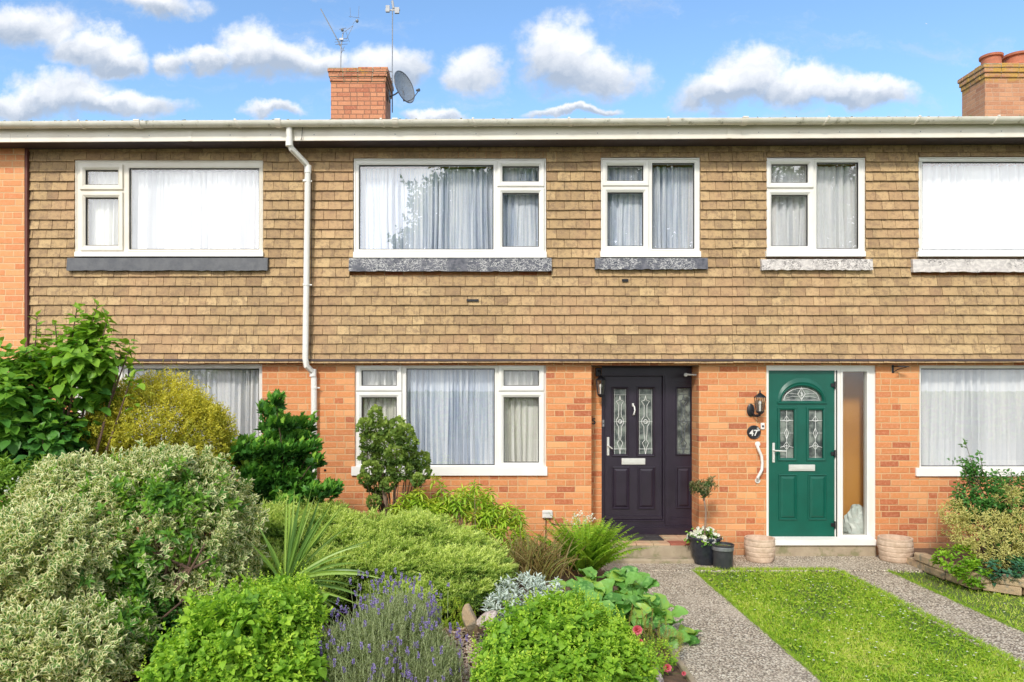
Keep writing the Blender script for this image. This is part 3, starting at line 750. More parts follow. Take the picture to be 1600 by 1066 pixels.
leaded(fro, gl, yd+.020, 'long', 'mesh_grey')
curtain(fro, gl[0]-.02, gl[1]+.02, gl[2]-.05, gl[3]+.05, yd+.13, 5, .015, M['net_cream'], 77)
dl = MB(); yy = yd+.014
g1 = px_rect((959, 608, 979, 710), yy); g2 = px_rect((998, 608, 1020, 710), yy)
dl.panel(lx0+.004, lx1-.004, lz0+.004, lz1-.004, [g1, g2], yy, yy+.045)
glazed(dl, g1, yy, .028); glazed(dl, g2, yy, .028)
raised(dl, px_rect((957, 730, 983, 795), yy), yy); raised(dl, px_rect((997, 730, 1023, 795), yy), yy)
dl.box(lx0+.004, lx1-.004, yy-.022, yy-.0005, lz0+.006, lz0+.045)
dlo = dl.build('door', M['aubergine'], hC); dlo['label'] = 'dark aubergine panelled front door with two leaded glass strips'
for g in (g1, g2):
    MB().box(g[0], g[1], yy+.022, yy+.028, g[2], g[3]).build('glass_pane', M['glass_dark'], dlo); leaded(dlo, g, yy+.014, 'long')
def letterbox(parent, r, y):
    h = px_rect(r, y); MB().bbox(h[0], h[1], y-.014, y+.001, h[2], h[3], .004).bbox(h[0]+.02, h[1]-.02, y-.019, y-.013, h[2]+.018, h[3]-.018, .003).build('letterbox', M['chrome'], parent)
def handle(parent, x, z0, z1, zl, y, dx):
    MB().bbox(x-.016, x+.016, y-.012, y+.001, z0, z1, .005).tube([(x, y-.01, zl), (x, y-.055, zl), (x+dx*.03, y-.062, zl+.002), (x+dx, y-.058, zl-.004 if dx > .05 else zl-.03)], [.011, .010, .010, .008], 10).tube([(x, y-.018, z0+.045), (x, y-.01, z0+.045)], .009, 12).build('handle', M['chrome'], parent, smooth=True)
letterbox(dlo, (971, 716, 1008, 726), yy)
handle(dlo, X(950, yy), Z(712, yy), Z(683, yy), Z(697, yy), yy, .045)
kx, kz = X(989, yy), Z(640, yy)
MB().bbox(kx-.013, kx+.013, yy-.01, yy+.001, kz+.035, kz+.08, .004).tube([(kx, yy-.012, kz+.06), (kx+.012, yy-.035, kz+.03), (kx+.016, yy-.042, kz-.01), (kx+.004, yy-.034, kz-.06), (kx, yy-.012, kz-.07)], [.010, .009, .010, .012, .010], 10).build('knocker', M['chrome'], dlo, smooth=True)
# brick strip beside the frame and lintel at the back of the recess
MB().box(X(924)-.02, fx0, .301, .42, -.1, Z(571)+.05).build('porch_return', M['brick'], hC)
MB().box(X(924), X(1092), .02, .29, Z(572)+.002, Z(572)+.03).build('porch_soffit', M['soffit'], hC)
# tiled step
st = MB(); zs = .20; y0s = -.27
st.bbox(X(912, -.2), X(1091, -.0), y0s, .37, -.05, zs-.022, .006)
st.bbox(X(905, -.2), X(1082, -.3), -.42, y0s-.002, -.05, .05, .012)
step = st.build('doorstep', M['concrete'], top=('two level concrete doorstep topped with quarry tiles under the dark door', 'step'))
tl = MB(); nx_ = 7; ty = [y0s+.0, y0s+.18, y0s+.36, y0s+.52]; tx0, tx1 = X(914, -.2), X(1090, -.0)
for j in range(3):
    for i in range(nx_):
        a = tx0+(tx1-tx0)*i/nx_; b = tx0+(tx1-tx0)*(i+1)/nx_
        tl.bbox(a+.003, b-.003, ty[j]+.003, ty[j+1]-.003, zs-.022, zs+rnd.uniform(-.001, .001), .002, 1 if i >= nx_-2 and j == 0 else 0)
tl.build('quarry_tiles', [M['quarry'], M['quarry_red']], step)
dm = MB(); mx0, mx1 = X(958, -.1), X(1038, -.1)
dm.bbox(mx0, mx1, -.10, .19, zs+.001, zs+.016, .005)
for i in range(3):
    for j in range(2):
        dm.bbox(mx0+.03+i*(mx1-mx0-.04)/3, mx0+.01+(i+1)*(mx1-mx0-.04)/3, -.08+j*.135, .04+j*.135, zs+.014, zs+.021, .003)
dm.build('doormat', M['mat'], top=('dark rubber doormat on the tiled step below the aubergine door', 'doormat'))

# green door and side light, flush
yg = .03
ox0, ox1, oz0, oz1 = X(1196, yg), X(1367, yg), Z(851, yg), Z(571, yg)
gx0, gx1, gz0, gz1 = X(1201, yg), X(1304.5, yg), Z(840, yg), Z(579, yg)
sl = px_rect((1317, 581, 1354, 836), yg)
fr = MB(); fr.panel(ox0, ox1, oz0, oz1, [(gx0, gx1, gz0, gz1), sl], yg, yg+.07)
fr.ring(ox0+.012, ox1-.012, oz0+.012, oz1-.012, [(.012, yg), (.012, yg-.008), (.002, yg-.008), (0, yg)])
fr.ring(*sl, [(.03, yg+.001), (.03, yg-.012), (.01, yg-.012), (0, yg-.003), (0, yg+.01)])
fr.box(X(1306.2, yg), X(1307.6, yg), yg-.010, yg-.0005, gz0, gz1, 1)
gfo = fr.build('door_frame', [M['upvc'], M['gasket']], hD)
s_ = px_rect((1200, 841, 1369, 852), yg-.1)
MB().hexa([(s_[0], yg-.11, s_[2]), (s_[1], yg-.11, s_[2]), (s_[0], yg-.0, s_[2]), (s_[1], yg-.0, s_[2]), (s_[0], yg-.105, s_[3]-.02), (s_[1], yg-.105, s_[3]-.02), (s_[0], yg-.002, s_[3]), (s_[1], yg-.002, s_[3])]).build('threshold', M['upvc'], gfo)
MB().box(*sl[:2], yg+.03, yg+.036, *sl[2:]).build('glass_pane', M['glass_frost'], gfo)
MB().bbox(X(1209, -.03), X(1368, -.03), -.05, .28, -.05, s_[2]-.003, .006).build('plinth', M['concrete'], hD)
gd = MB(); yy = yg+.008
ga = px_rect((1219, 641, 1240.5, 716), yy); gb = px_rect((1264, 641, 1285.5, 716), yy)
acx, acz, aR = X(1253, yy), Z(627, yy), (32/F)*(D0+yy)
# leaf with a half-round hole: panel below the springing, arch band above
gd.panel(gx0+.004, gx1-.004, gz0+.004, acz, [ga, gb], yy, yy+.045)
n = 24; topz = gz1-.004; vv = []; ff = []
for k in range(n+1):
    a = math.pi*k/n; c_, s2 = math.cos(a), math.sin(a); hx = (gx1-gx0)/2-.004; mcx = (gx0+gx1)/2
    # project arc point to the rectangle edge
    tx = ((mcx+hx-acx) if c_ > 0 else (mcx-hx-acx))/c_ if abs(c_) > 1e-6 else 1e9
    tz = (topz-acz)/s2 if s2 > 1e-6 else 1e9
    t_ = min(tx, tz)
    vv += [(acx+aR*c_, yy, acz+aR*s2*.72), (acx+t_*c_, yy, acz+t_*s2), (acx+aR*c_, yy+.045, acz+aR*s2*.72), (acx+t_*c_, yy+.045, acz+t_*s2)]
for k in range(n):
    a, b = k*4, (k+1)*4; ff += [(a, a+1, b+1, b), (a+2, b+2, b+3, a+3), (a, b, b+2, a+2), (a+1, a+3, b+3, b+1)]
gd.add(vv, ff)
for sx in (-1, 1):   # top corners the fan skips
    cxn = (gx0+.004) if sx < 0 else (gx1-.004)
    best = [v for v in vv if abs(v[0]-cxn) < 1e-5 and v[1] == yy]; zt_ = max(v[2] for v in best); bt = [v for v in vv if abs(v[2]-topz) < 1e-5 and v[1] == yy]
    xt = (min if sx < 0 else max)(v[0] for v in bt)
    gd.add([(cxn, yy, zt_), (cxn, yy, topz), (xt, yy, topz)], [(0, 1, 2)])
def arch(mb, r0, r1, sq0, sq1, y0_, y1_, zb):
    v = []; m = 28
    for k in range(m+1):
        a = math.pi*k/m; c_, s2 = math.cos(a), math.sin(a)
        v += [(acx+r1*c_, y0_, zb+r1*s2*sq1), (acx+(r0+r1)/2*c_, y1_, zb+(r0*sq0+r1*sq1)/2*s2), (acx+r0*c_, y0_, zb+r0*s2*sq0)]
    f = []
    for k in range(m): a, b = 3*k, 3*k+3; f += [(a, a+1, b+1, b), (a+1, a+2, b+2, b+1)]
    mb.add(v, f)
arch(gd, aR, aR+.05, .72, .95, yy-.001, yy-.018, acz); arch(gd, aR, aR+.022, .72, .8, yy-.004, yy-.020, acz)
gd.bbox(acx-aR-.05, acx+aR+.05, yy-.016, yy+.001, acz-.034, acz-.001, .006)
glazed(gd, ga, yy, .034); glazed(gd, gb, yy, .034)
raised(gd, px_rect((1217, 742, 1245, 812), yy), yy); raised(gd, px_rect((1263, 742, 1291, 812), yy), yy)
gdo = gd.build('door', M['green'], hD); gdo['label'] = 'bright green panelled front door with half-round leaded light'
for g in (ga, gb):
    MB().box(g[0], g[1], yy+.022, yy+.028, g[2], g[3]).build('glass_pane', M['glass_dark'], gdo); leaded(gdo, g, yy+.014, 'short')
fan = MB(); v = [(acx+aR*math.cos(math.pi*k/n), yy+.02, acz+aR*.72*math.sin(math.pi*k/n)) for k in range(n+1)]
fan.add(v+[(a, b+.006, c) for a, b, c in v], [tuple(range(n+1)), tuple(range(2*n+1, n, -1))]); fan.build('glass_pane', M['glass_dark'], gdo)
fl_ = MB(); r = .003
def T(p, rr=r): fl_.tube([(acx+a, yy+.012, acz+b) for a, b in p], rr, 5)
T([(aR*.86*math.cos(a), .012+aR*.58*math.sin(a)) for a in [math.pi*k/16 for k in range(17)]]); T([(-aR*.9, .012), (aR*.9, .012)])
T([(0, 0), (0, aR*.72)], .002); T([(0, .02), (.045, .085), (0, aR*.66), (-.045, .085), (0, .02)], .005)
for sx in (-1, 1):
    T([(sx*.04, .085), (sx*aR*.75, .10)], .002); T([(sx*.02, .05), (sx*.11, .06), (sx*aR*.86, .03)], .002)
T([(-.012, .06), (.012, .07), (.010, .1), (-.012, .105), (0, .08)], .004)
fl_.build('leading', M['came'], gdo)
letterbox(gdo, (1232, 726, 1273, 736), yy)
handle(gdo, X(1208.5, yy), Z(723, yy), Z(692, yy), Z(704, yy), yy, .13)
for py_ in (602, 709, 820):
    hx_, hz_ = X(1302, yy), Z(py_, yy); MB().tube([(hx_+.012, yy-.016, hz_-.045), (hx_+.012, yy-.016, hz_+.045)], .010, 10).bbox(hx_-.032, hx_+.008, yy-.014, yy+.001, hz_-.022, hz_+.022, .004).build('hinge', M['black'], gdo)
# hall wall and sack behind the side light
MB().box(X(1308, .4), X(1375, .4), .42, .48, .1, 2.42).build('hall_wall', M['wood'], hD)
def crumple(name, c, r, seed, mat, top):
    rg = random.Random(seed); n, m = 20, 12; v = []
    for j in range(m+1):
        th_ = math.pi*j/m
        for i in range(n):
            a = 2*math.pi*i/n; q = 1+.13*math.sin(3*a+j)+.08*math.sin(7*a+2*j+seed)+rg.uniform(-.06, .06)
            v.append((c[0]+r[0]*q*math.sin(th_)*math.cos(a), c[1]+r[1]*q*math.sin(th_)*math.sin(a), max(c[2]-r[2]*.92, c[2]+r[2]*math.cos(th_)*q)))
    f = [(j*n+i, (j+1)*n+i, (j+1)*n+(i+1) % n, j*n+(i+1) % n) for j in range(m) for i in range(n)]
    return MB().add(v, f).build(name, mat, top=top)
crumple('plastic_sack', (X(1337, .25), .25, .30), (.15, .10, .24), 4, M['bag'], ('white crumpled plastic sack on the floor behind the side glass of the green door', 'sack'))

# ---------------------------------------------------------------- things fixed to the walls
def textmesh(s, size, ext=.004):
    cu = bpy.data.curves.new('txt', 'FONT'); cu.body = s; cu.size = size; cu.extrude = ext; cu.align_x = 'CENTER'; cu.align_y = 'CENTER'; cu.offset = size*.02
    o = bpy.data.objects.new('txt', cu); C.objects.link(o); dg = bpy.context.evaluated_depsgraph_get()
    me = bpy.data.meshes.new_from_object(o.evaluated_get(dg)); bpy.data.objects.remove(o); me.materials.clear(); return me
def lettering(s, size, c, mat, parent=None, name='numeral'):
    me = textmesh(s, size); me.transform(Matrix.Translation(Vector(c)) @ Matrix.Rotation(math.radians(90), 4, 'X')); return link(name, me, mat, parent)
# lantern by green door
def lantern(px, py_top, py_bot, y, wpx, label, hang=False):
    zt, zb = Z(py_top, y), Z(py_bot, y); x = X(px, y); hgt = zt-zb; r = (wpx/2)/F*(D0+y)
    t = empty('wall_lantern', (x, y, zb), label, 'wall lantern')
    def hexr(q): return [(x+q*math.cos(math.pi/6+k*math.pi/3), y+q*math.sin(math.pi/6+k*math.pi/3)) for k in range(6)]
    rf = MB(); z1 = zt-hgt*.22
    prof = [(r*1.12, z1-hgt*.10), (r*1.05, z1-hgt*.07), (r*.72, z1), (r*.35, z1+hgt*.06), (.009, z1+hgt*.10), (.009, zt-hgt*.05), (.003, zt)]
    v = []
    for q, z in prof: v += [(a, b, z) for a, b in hexr(q)]
    rf.add(v, [(i*6+k, i*6+(k+1) % 6, (i+1)*6+(k+1) % 6, (i+1)*6+k) for i in range(len(prof)-1) for k in range(6)]+[(5, 4, 3, 2, 1, 0)])
    rf.build('cap', M['black'], t)
    z2 = z1-hgt*.10; z3 = zb+hgt*.14
    cg = MB(); A, B = hexr(r*.98), hexr(r*.62)
    for k in range(6): cg.tube([(A[k][0], A[k][1], z2), (B[k][0], B[k][1], z3)], .0045, 5)
    cg.add([(a, b, z3) for a, b in hexr(r*.72)]+[(a, b, z3-.012) for a, b in hexr(r*.72)]+[(a, b, zb) for a, b in hexr(r*.2)], [(0, 1, 2, 3, 4, 5)]+[(k, (k+1) % 6, 6+(k+1) % 6, 6+k) for k in range(6)]+[(6+k, 6+(k+1) % 6, 12+(k+1) % 6, 12+k) for k in range(6)]+[(17, 16, 15, 14, 13, 12)])
    cg.build('cage', M['black'], t)
    gl_ = MB(); A, B = hexr(r*.93), hexr(r*.58)
    gl_.add([(a, b, z2) for a, b in A]+[(a, b, z3) for a, b in B], [(k, (k+1) % 6, 6+(k+1) % 6, 6+k) for k in range(6)]); gl_.build('glass', M['glass_frost'], t)
    MB().tube([(x, y, z3), (x, y, z3+.07)], .012, 10).lathe((x, y, z3+.07), [(.012, 0), (.02, .02), (.017, .04), (.004, .055)], 12).build('bulb', M['white_paint'], t, smooth=True)
    return t, x, zb, zt, r
t, x, zb, zt, r = lantern(1187.5, 609, 648, -.11, 17, 'black hexagonal lantern on the brickwork left of the green door')
MB().tube([(x-.03, -.012, zb-.01), (x-.05, -.03, zb-.02), (x-.02, -.08, zb-.025), (x, -.11, zb-.012), (x, -.11, zb+.02)], .009, 8).lathe((0, 0, 0), [(0.001, 0), (0.001, .001)], 4).build('arm', M['black'], t, smooth=True)
bp = MB(); n = 20
v = [(x-.075+.045*math.cos(2*math.pi*k/n), yv, zb+.05+.078*math.sin(2*math.pi*k/n)) for yv in (-.001, -.018) for k in range(n)]
v += [(x-.075+.03*math.cos(2*math.pi*k/n), -.028, zb+.05+.06*math.sin(2*math.pi*k/n)) for k in range(n)]
bp.add(v, [(i*n+k, i*n+(k+1) % n, (i+1)*n+(k+1) % n, (i+1)*n+k) for i in range(2) for k in range(n)]+[tuple(range(2*n, 3*n))])
bp.tube([(x-.07, -.02, zb+.03), (x-.045, -.07, zb-.01), (x-.01, -.11, zb-.005)], .010, 8)
bp.build('back_plate', M['black'], t, smooth=True)
t, x, zb, zt, r = lantern(938.5, 582, 621, .16, 16, 'black lantern hanging in the porch recess beside the aubergine door')
MB().tube([(x, .16, zt-.02), (x, .2, zt+.03), (x-.01, .298, zt+.02)], .009, 8).bbox(x-.045, x+.03, .275, .299, zt-.05, zt+.06, .008).build('arm', M['black'], t, smooth=True)
# number plaque 47
x, z = X(1178.5, -.02), Z(675.5, -.02); t = empty('house_number_plaque', (x, -.001, z-.08), 'round black plaque with white number 47 below the lantern', 'number plaque')
n = 36; R0 = .083; v = []
for q, yv in ((R0, -.001), (R0, -.014), (R0-.006, -.018), (R0-.010, -.016)): v += [(x+q*math.cos(2*math.pi*k/n), yv, z+q*math.sin(2*math.pi*k/n)) for k in range(n)]
MB().add(v, [(i*n+k, i*n+(k+1) % n, (i+1)*n+(k+1) % n, (i+1)*n+k) for i in range(3) for k in range(n)]+[tuple(range(3*n, 4*n))]).build('disc', M['black'], t)
lettering('47', .10, (x-.008, -.020, z-.012), M['white_paint'], t)
fm = MB(); rg = random.Random(4)
for (fx, fz) in ((.054, .026), (.045, .044)):
    for k in range(6):
        a = k*math.pi/3+rg.random(); c_ = Vector((x+fx+.008*math.cos(a), -.020, z+fz+.008*math.sin(a)))
        fm.add([c_+Vector((.006*math.cos(q), 0, .006*math.sin(q))) for q in [j*math.pi/3 for j in range(6)]], [(0, 1, 2, 3, 4, 5)])
fm.build('painted_flowers', M['white_paint'], t)
# number 5 (of 45) in the recess
lettering('5', .105, (X(928, .29), .295, Z(659, .29)), M['black'])
bpy.data.objects['numeral.001' if 'numeral.001' in bpy.data.objects else 'numeral'].name = 'door_number'
dn = bpy.data.objects['door_number']; tag(dn, 'black metal number 5 fixed to brick at the left of the porch recess', 'house number'); 
c = Vector((X(928, .29), .295, Z(659, .29))); dn.data.transform(Matrix.Translation(-c)); dn.location = c
def chimebox(x0, x1, y, z0, z1, label, mat='white_paint'):
    t_ = empty('doorbell', ((x0+x1)/2, y, z0), label, 'doorbell')
    MB().bbox(x0, x1, y-.022, y-.001, z0, z1, .005).build('casing', M[mat], t_)
    cx_, cz_ = (x0+x1)/2, (z0+z1)/2
    MB().tube([(cx_, y-.028, cz_), (cx_, y-.021, cz_)], (x1-x0)*.28, 14).build('button', M['dull_black' if mat != 'dull_black' else 'white_paint'], t_)
chimebox(X(1188), X(1194), 0, Z(671), Z(661), 'small white doorbell on the brick beside the green door frame')
chimebox(X(940.5, .3), X(944.2, .3), .3, Z(667, .3), Z(656, .3), 'small grey doorbell on the frame of the aubergine door', 'wire')
# grab rail
gr = empty('grab_rail', (X(1189), 0, Z(752)), 'white cranked grab rail on the brick beside the green door', 'grab rail')
P_ = lambda a, b, y: (X(a, y), y, Z(b, y))
MB().tube([P_(1183.5, 694, -.012), P_(1183.5, 698, -.055), P_(1186, 704, -.06), P_(1190, 713, -.06), P_(1191, 724, -.06), P_(1190.5, 734, -.06), P_(1187, 741, -.06), P_(1184, 746, -.055), P_(1183.5, 751, -.012)], .017, 12).build('bar', M['white_paint'], gr, smooth=True)
for q in (694, 751):
    a = P_(1183.5, q, -.001); MB().tube([(a[0], -.001, a[2]), (a[0], -.012, a[2])], .032, 16).build('flange', M['white_paint'], gr)
# outdoor socket box
xa, xb_, za, zb_ = X(847), X(863), Z(809), Z(797); sb = empty('cable_box', ((xa+xb_)/2, 0, za), 'small white cable box low on the brick wall right of the fern-side bed', 'cable box')
sb['label'] = 'small white cable box low on the brick wall under the downstairs window'
MB().bbox(xa, xb_, -.045, -.001, za, zb_, .008).bbox(xa+.004, xb_-.004, -.052, -.044, zb_-.03, zb_-.004, .003).build('casing', M['white_paint'], sb)
MB().tube([(X(853), -.02, za+.01), (X(853), -.008, za-.05), (X(852.5), -.006, .05)], .005, 6).tube([(X(858), -.02, za+.01), (X(860), -.008, za-.06), (X(868), -.007, za-.085), (X(900), -.006, za-.09), (X(922), -.006, za-.088)], .0045, 6).build('cable', M['black'], sb)
# hanging-basket bracket, white stay on the porch wall
x = X(1402, -.1); hb = empty('hanging_bracket', (x, 0, Z(583, -.1)), 'black iron basket bracket at the top of the brick right of the green door', 'bracket')
MB().box(x-.012, x+.012, -.006, -.001, Z(583, -.05), Z(570, -.05)).box(x-.006, x+.12, -.14, -.128, Z(573, -.1)-.006, Z(573, -.1)+.004).tube([(x, -.004, Z(572, -.1)), (x+.03, -.1, Z(572.5, -.1)), (x+.11, -.13, Z(573, -.1))], .007, 6).tube([(x, -.004, Z(582, -.05)), (x+.04, -.05, Z(577, -.05)), (x+.10, -.12, Z(574, -.1))], .005, 6).build('iron_arm', M['black'], hb)
x = X(1085, .1); z = Z(586, .1); ws = empty('porch_sensor', (x, .1, z), 'small white sensor arm sticking out of the porch reveal, top right of the aubergine door', 'sensor')
MB().tube([(X(1092)-.002, .1, z), (x-.03, .1, z+.002), (x-.10, .1, z+.006)], [.011, .010, .012], 10).lathe((x-.105, .1, z-.02), [(.012, 0), (.022, .012), (.024, .03), (.012, .042)], 16).build('sensor_head', M['white_paint'], ws, smooth=True)
# small black vent / overflow marks in the brickwork; black strips paint the dark of tile gaps
MB().tube([(X(508), -.004, Z(735)), (X(508), .001, Z(735))], .015, 12).build('vent_hole', M['black'], hC)
MB().box(X(729, -.1), X(748, -.1), -.096, -.089, Z(471, -.1), Z(467.5, -.1)).box(X(972, -.1), X(982, -.1), -.096, -.089, Z(440, -.1), Z(436, -.1)).build('tile_gap_dark_strip', M['black'], hC)

# ---------------------------------------------------------------- on the chimney: dish and aerials
yc = 4.3; xr = X(612, 4.1)
ds = empty('satellite_dish', (xr, yc-.05, Z(150, yc)), 'grey mesh satellite dish on the right side of the left chimney', 'satellite dish')
cc = Vector((X(632, 4.1), 4.1, Z(136, 4.1))); ax = Vector((.80, -.55, .22)).normalized()
u = ax.orthogonal(); u = (Vector((0, 0, 1))-ax*ax.z).normalized(); v_ = ax.cross(u); ring_ = []
db = MB(); R1 = .29; nr, na = 6, 36; vv = [cc-ax*.05]
for i in range(1, nr+1):
    rr = R1*i/nr
    for k in range(na): a = 2*math.pi*k/na; vv.append(cc+u*rr*math.cos(a)+v_*rr*.9*math.sin(a)+ax*(.05*(i/nr)**2-.05))
ff = [(0, 1+k, 1+(k+1) % na) for k in range(na)]+[(1+(i-1)*na+k, 1+i*na+k, 1+i*na+(k+1) % na, 1+(i-1)*na+(k+1) % na) for i in range(1, nr) for k in range(na)]
off_ = len(vv); vv2 = [p-ax*.006 for p in vv]
db.add(vv+vv2, ff+[tuple(off_+i for i in reversed(f)) for f in ff]+[(1+(nr-1)*na+k, 1+(nr-1)*na+(k+1) % na, off_+1+(nr-1)*na+(k+1) % na, off_+1+(nr-1)*na+k) for k in range(na)])
def dishmat():
    m_, t, b, out = newmat('perforated_grey_dish'); b.inputs['Base Color'].default_value = (.24, .27, .31, 1); b.inputs['Roughness'].default_value = .5
    tr = t.new('ShaderNodeBsdfTransparent'); mx = t.new('ShaderNodeMixShader'); P = pos(t)
    t.put(mx.inputs[0], t.m('MULTIPLY', t.m('LESS_THAN', t.vor(P, 120), .42), .8)); t.l.new(b.outputs[0], mx.inputs[1]); t.l.new(tr.outputs[0], mx.inputs[2]); t.l.new(mx.outputs[0], out.inputs[0]); return m_
db.build('reflector', dishmat(), ds, smooth=True)
rim = MB().tube([cc+u*R1*math.cos(a)+v_*R1*.9*math.sin(a) for a in [2*math.pi*k/36 for k in range(37)]], .009, 6, cap=False).build('rim', M['mesh_grey'], ds)
lnb = cc+ax*.30-u*.20
MB().tube([cc-u*R1*.95, cc-u*R1*1.0+ax*.12, lnb], .009, 6).tube([lnb-ax*.0, lnb-ax*.06+u*.02], [.028, .018], 10).build('receiver_arm', M['mesh_grey'], ds)
MB().tube([cc-ax*.05, cc-ax*.12-u*.02, Vector((xr+.04, 4.25, Z(146, 4.2))), Vector((xr-.06, 4.27, Z(149, 4.2)))], .014, 8).box(xr-.07, xr-.052, 4.2, 4.36, Z(156, 4.2), Z(140, 4.2)).tube([cc-ax*.05-u*.05, cc-ax*.06-u*.24], .02, 8).build('wall_bracket', M['mesh_grey'], ds)
a1 = empty('tv_aerial', (X(532, 4.2), 4.3, Z(110, 4.3)), 'tangled grey aerial with a long slanting rod on the left chimney', 'aerial')
Q = lambda a, b, y=4.3: (X(a, y), y, Z(b, y))
MB().tube([Q(532, 114), Q(533, 72), Q(536, 52)], .011, 6).tube([Q(533, 84), Q(538, 73)], .006, 5).build('mast', M['wire'], a1)
rod = MB().tube([Q(501, 14), Q(532, 71)], .010, 6)
rod.tube([Q(528, 68), Q(538, 80)], .006, 5).build('slanting_rod', M['wire'], a1)
el = MB()
for i, (px0, py0, px1, py1) in enumerate([(524, 62, 543, 60), (523, 66, 544, 64), (524, 70, 543, 69), (530, 46, 541, 44), (535, 52, 552, 40), (541, 62, 552, 40), (545, 26, 562, 28), (548, 28, 547, 12), (560, 28, 561, 10), (551, 38, 558, 30), (540, 48, 546, 66)]):
    el.tube([Q(px0, py0, 4.28), Q(px1, py1, 4.34)], .0045 if i < 6 else .0035, 5)
el.lathe(Q(558, 35), [(.02, 0), (.03, .02), (.02, .05), (.005, .06)], 10); el.lathe(Q(535, 49), [(.02, 0), (.03, .02), (.015, .05)], 10)
el.box(X(531, 4.3), X(537, 4.3), 4.26, 4.29, Z(64, 4.3), Z(61, 4.3))
el.build('elements', M['wire'], a1)
a2 = empty('tv_aerial', (X(612, 4.4), 4.4, Z(170, 4.4)), 'tall thin aerial pole strapped to the right side of the left chimney', 'aerial')
MB().tube([Q(613, 176, 4.4), Q(613, 110, 4.4), Q(613.5, -30, 4.4)], .010, 8).build('mast', M['wire'], a2)
e2 = MB().box(X(602, 4.4), X(625, 4.4), 4.39, 4.41, Z(17, 4.4), Z(15, 4.4)).box(X(603, 4.4), X(609, 4.4), 4.36, 4.40, Z(20, 4.4), Z(10, 4.4)).box(X(617, 4.4), X(624, 4.4), 4.36, 4.40, Z(22, 4.4), Z(13, 4.4)).tube([Q(613, 2, 4.4), Q(615, 14, 4.4)], .022, 8)
e2.build('elements', pm('pale_grey_plastic', (.42, .43, .45), None, 20, .5), a2)
MB().tube([Q(613, 112, 4.4), Q(607, 112, 4.4)], .009, 6).tube([Q(613, 122, 4.4), Q(607, 124, 4.4)], .009, 6).tube([Q(611, 112, 4.38), Q(616, 122, 4.38), Q(612, 134, 4.38)], .004, 5).build('strap', M['wire'], a2)

# ---------------------------------------------------------------- ground
def sheet(name, pts, z, mat, kind='structure'):
    return tag(MB().add([(x, y, z) for x, y in pts], [tuple(range(len(pts)))]).build(name, mat), kind=kind)
sheet('ground', [(-300, -300), (300, -300), (300, 300), (-300, 300)], -.06, pm('distant_turf', (.12, .16, .05), (.18, .20, .08), .5, .95))
sheet('road', [(-80, -18), (80, -18), (80, -12), (-80, -12)], -.045, M['road'])
sheet('pavement', [(-80, -12), (80, -12), (80, -9.6), (-80, -9.6)], -.04, M['path'])
def ragged(x0, x1, y0, y1, amp, seed, side):
    """polygon with worn edge on one side"""
    rg = random.Random(seed); n = 60; L = []
    for i in range(n+1):
        y = y0+(y1-y0)*i/n
        L.append((x1+(rg.uniform(-amp, amp) if side else 0), y))
    return [(x0, y0)]+L+[(x0, y1)]
PW = .035
def slab(name, x0, x1, y0, y1, z1, mat):
    return tag(MB().bbox(x0, x1, y0, y1, -.2, z1, .008).build(name, mat), kind='structure')
pth = slab('path', 1.50, 2.37, -9.6, -.74, .0, M['path'])
slab('path', 3.96, 4.57, -9.6, -.72, -.004, M['path_dark'])
tag(MB().bbox(1.35, 5.0, -.736, .0, -.2, .004, .002).build('path', M['path']), kind='structure')
slab('path', 5.0, 9.0, -.3, .0, .0, M['path'])
# concrete kerb edging beside the first path and dusty joint
tag(MB().bbox(1.455, 1.498, -9.6, -.9, -.2, .012, .006).bbox(2.372, 2.40, -9.6, -.74, -.2, -.004, .004).build('path_edging', M['concrete']), kind='structure')
sheet('lawn', [(2.402, -9.6), (3.958, -9.6), (3.958, -.738), (2.402, -.738)], -.018, M['lawn'])
sheet('lawn', [(4.572, -9.6), (12, -9.6), (12, -.76), (4.572, -.76)], -.018, M['lawn'])
# soil bed as a gently mounded sheet
mb = MB(); nx_, ny_ = 60, 50; v = []; rg = np.random.default_rng(3)
for j in range(ny_+1):
    for i in range(nx_+1):
        x = -9.5+(1.452+9.5)*i/nx_; y = -9.5+9.5*j/ny_
        e = min(1, (1.452-x)/.5)*min(1, -y/.3)
        v.append((x, y, -.02+.10*e+.025*e*rg.normal()))
mb.add(v, [(j*(nx_+1)+i, j*(nx_+1)+i+1, (j+1)*(nx_+1)+i+1, (j+1)*(nx_+1)+i) for j in range(ny_) for i in range(nx_)])
tag(mb.build('soil_bed', M['soil'], smooth=True), kind='structure')
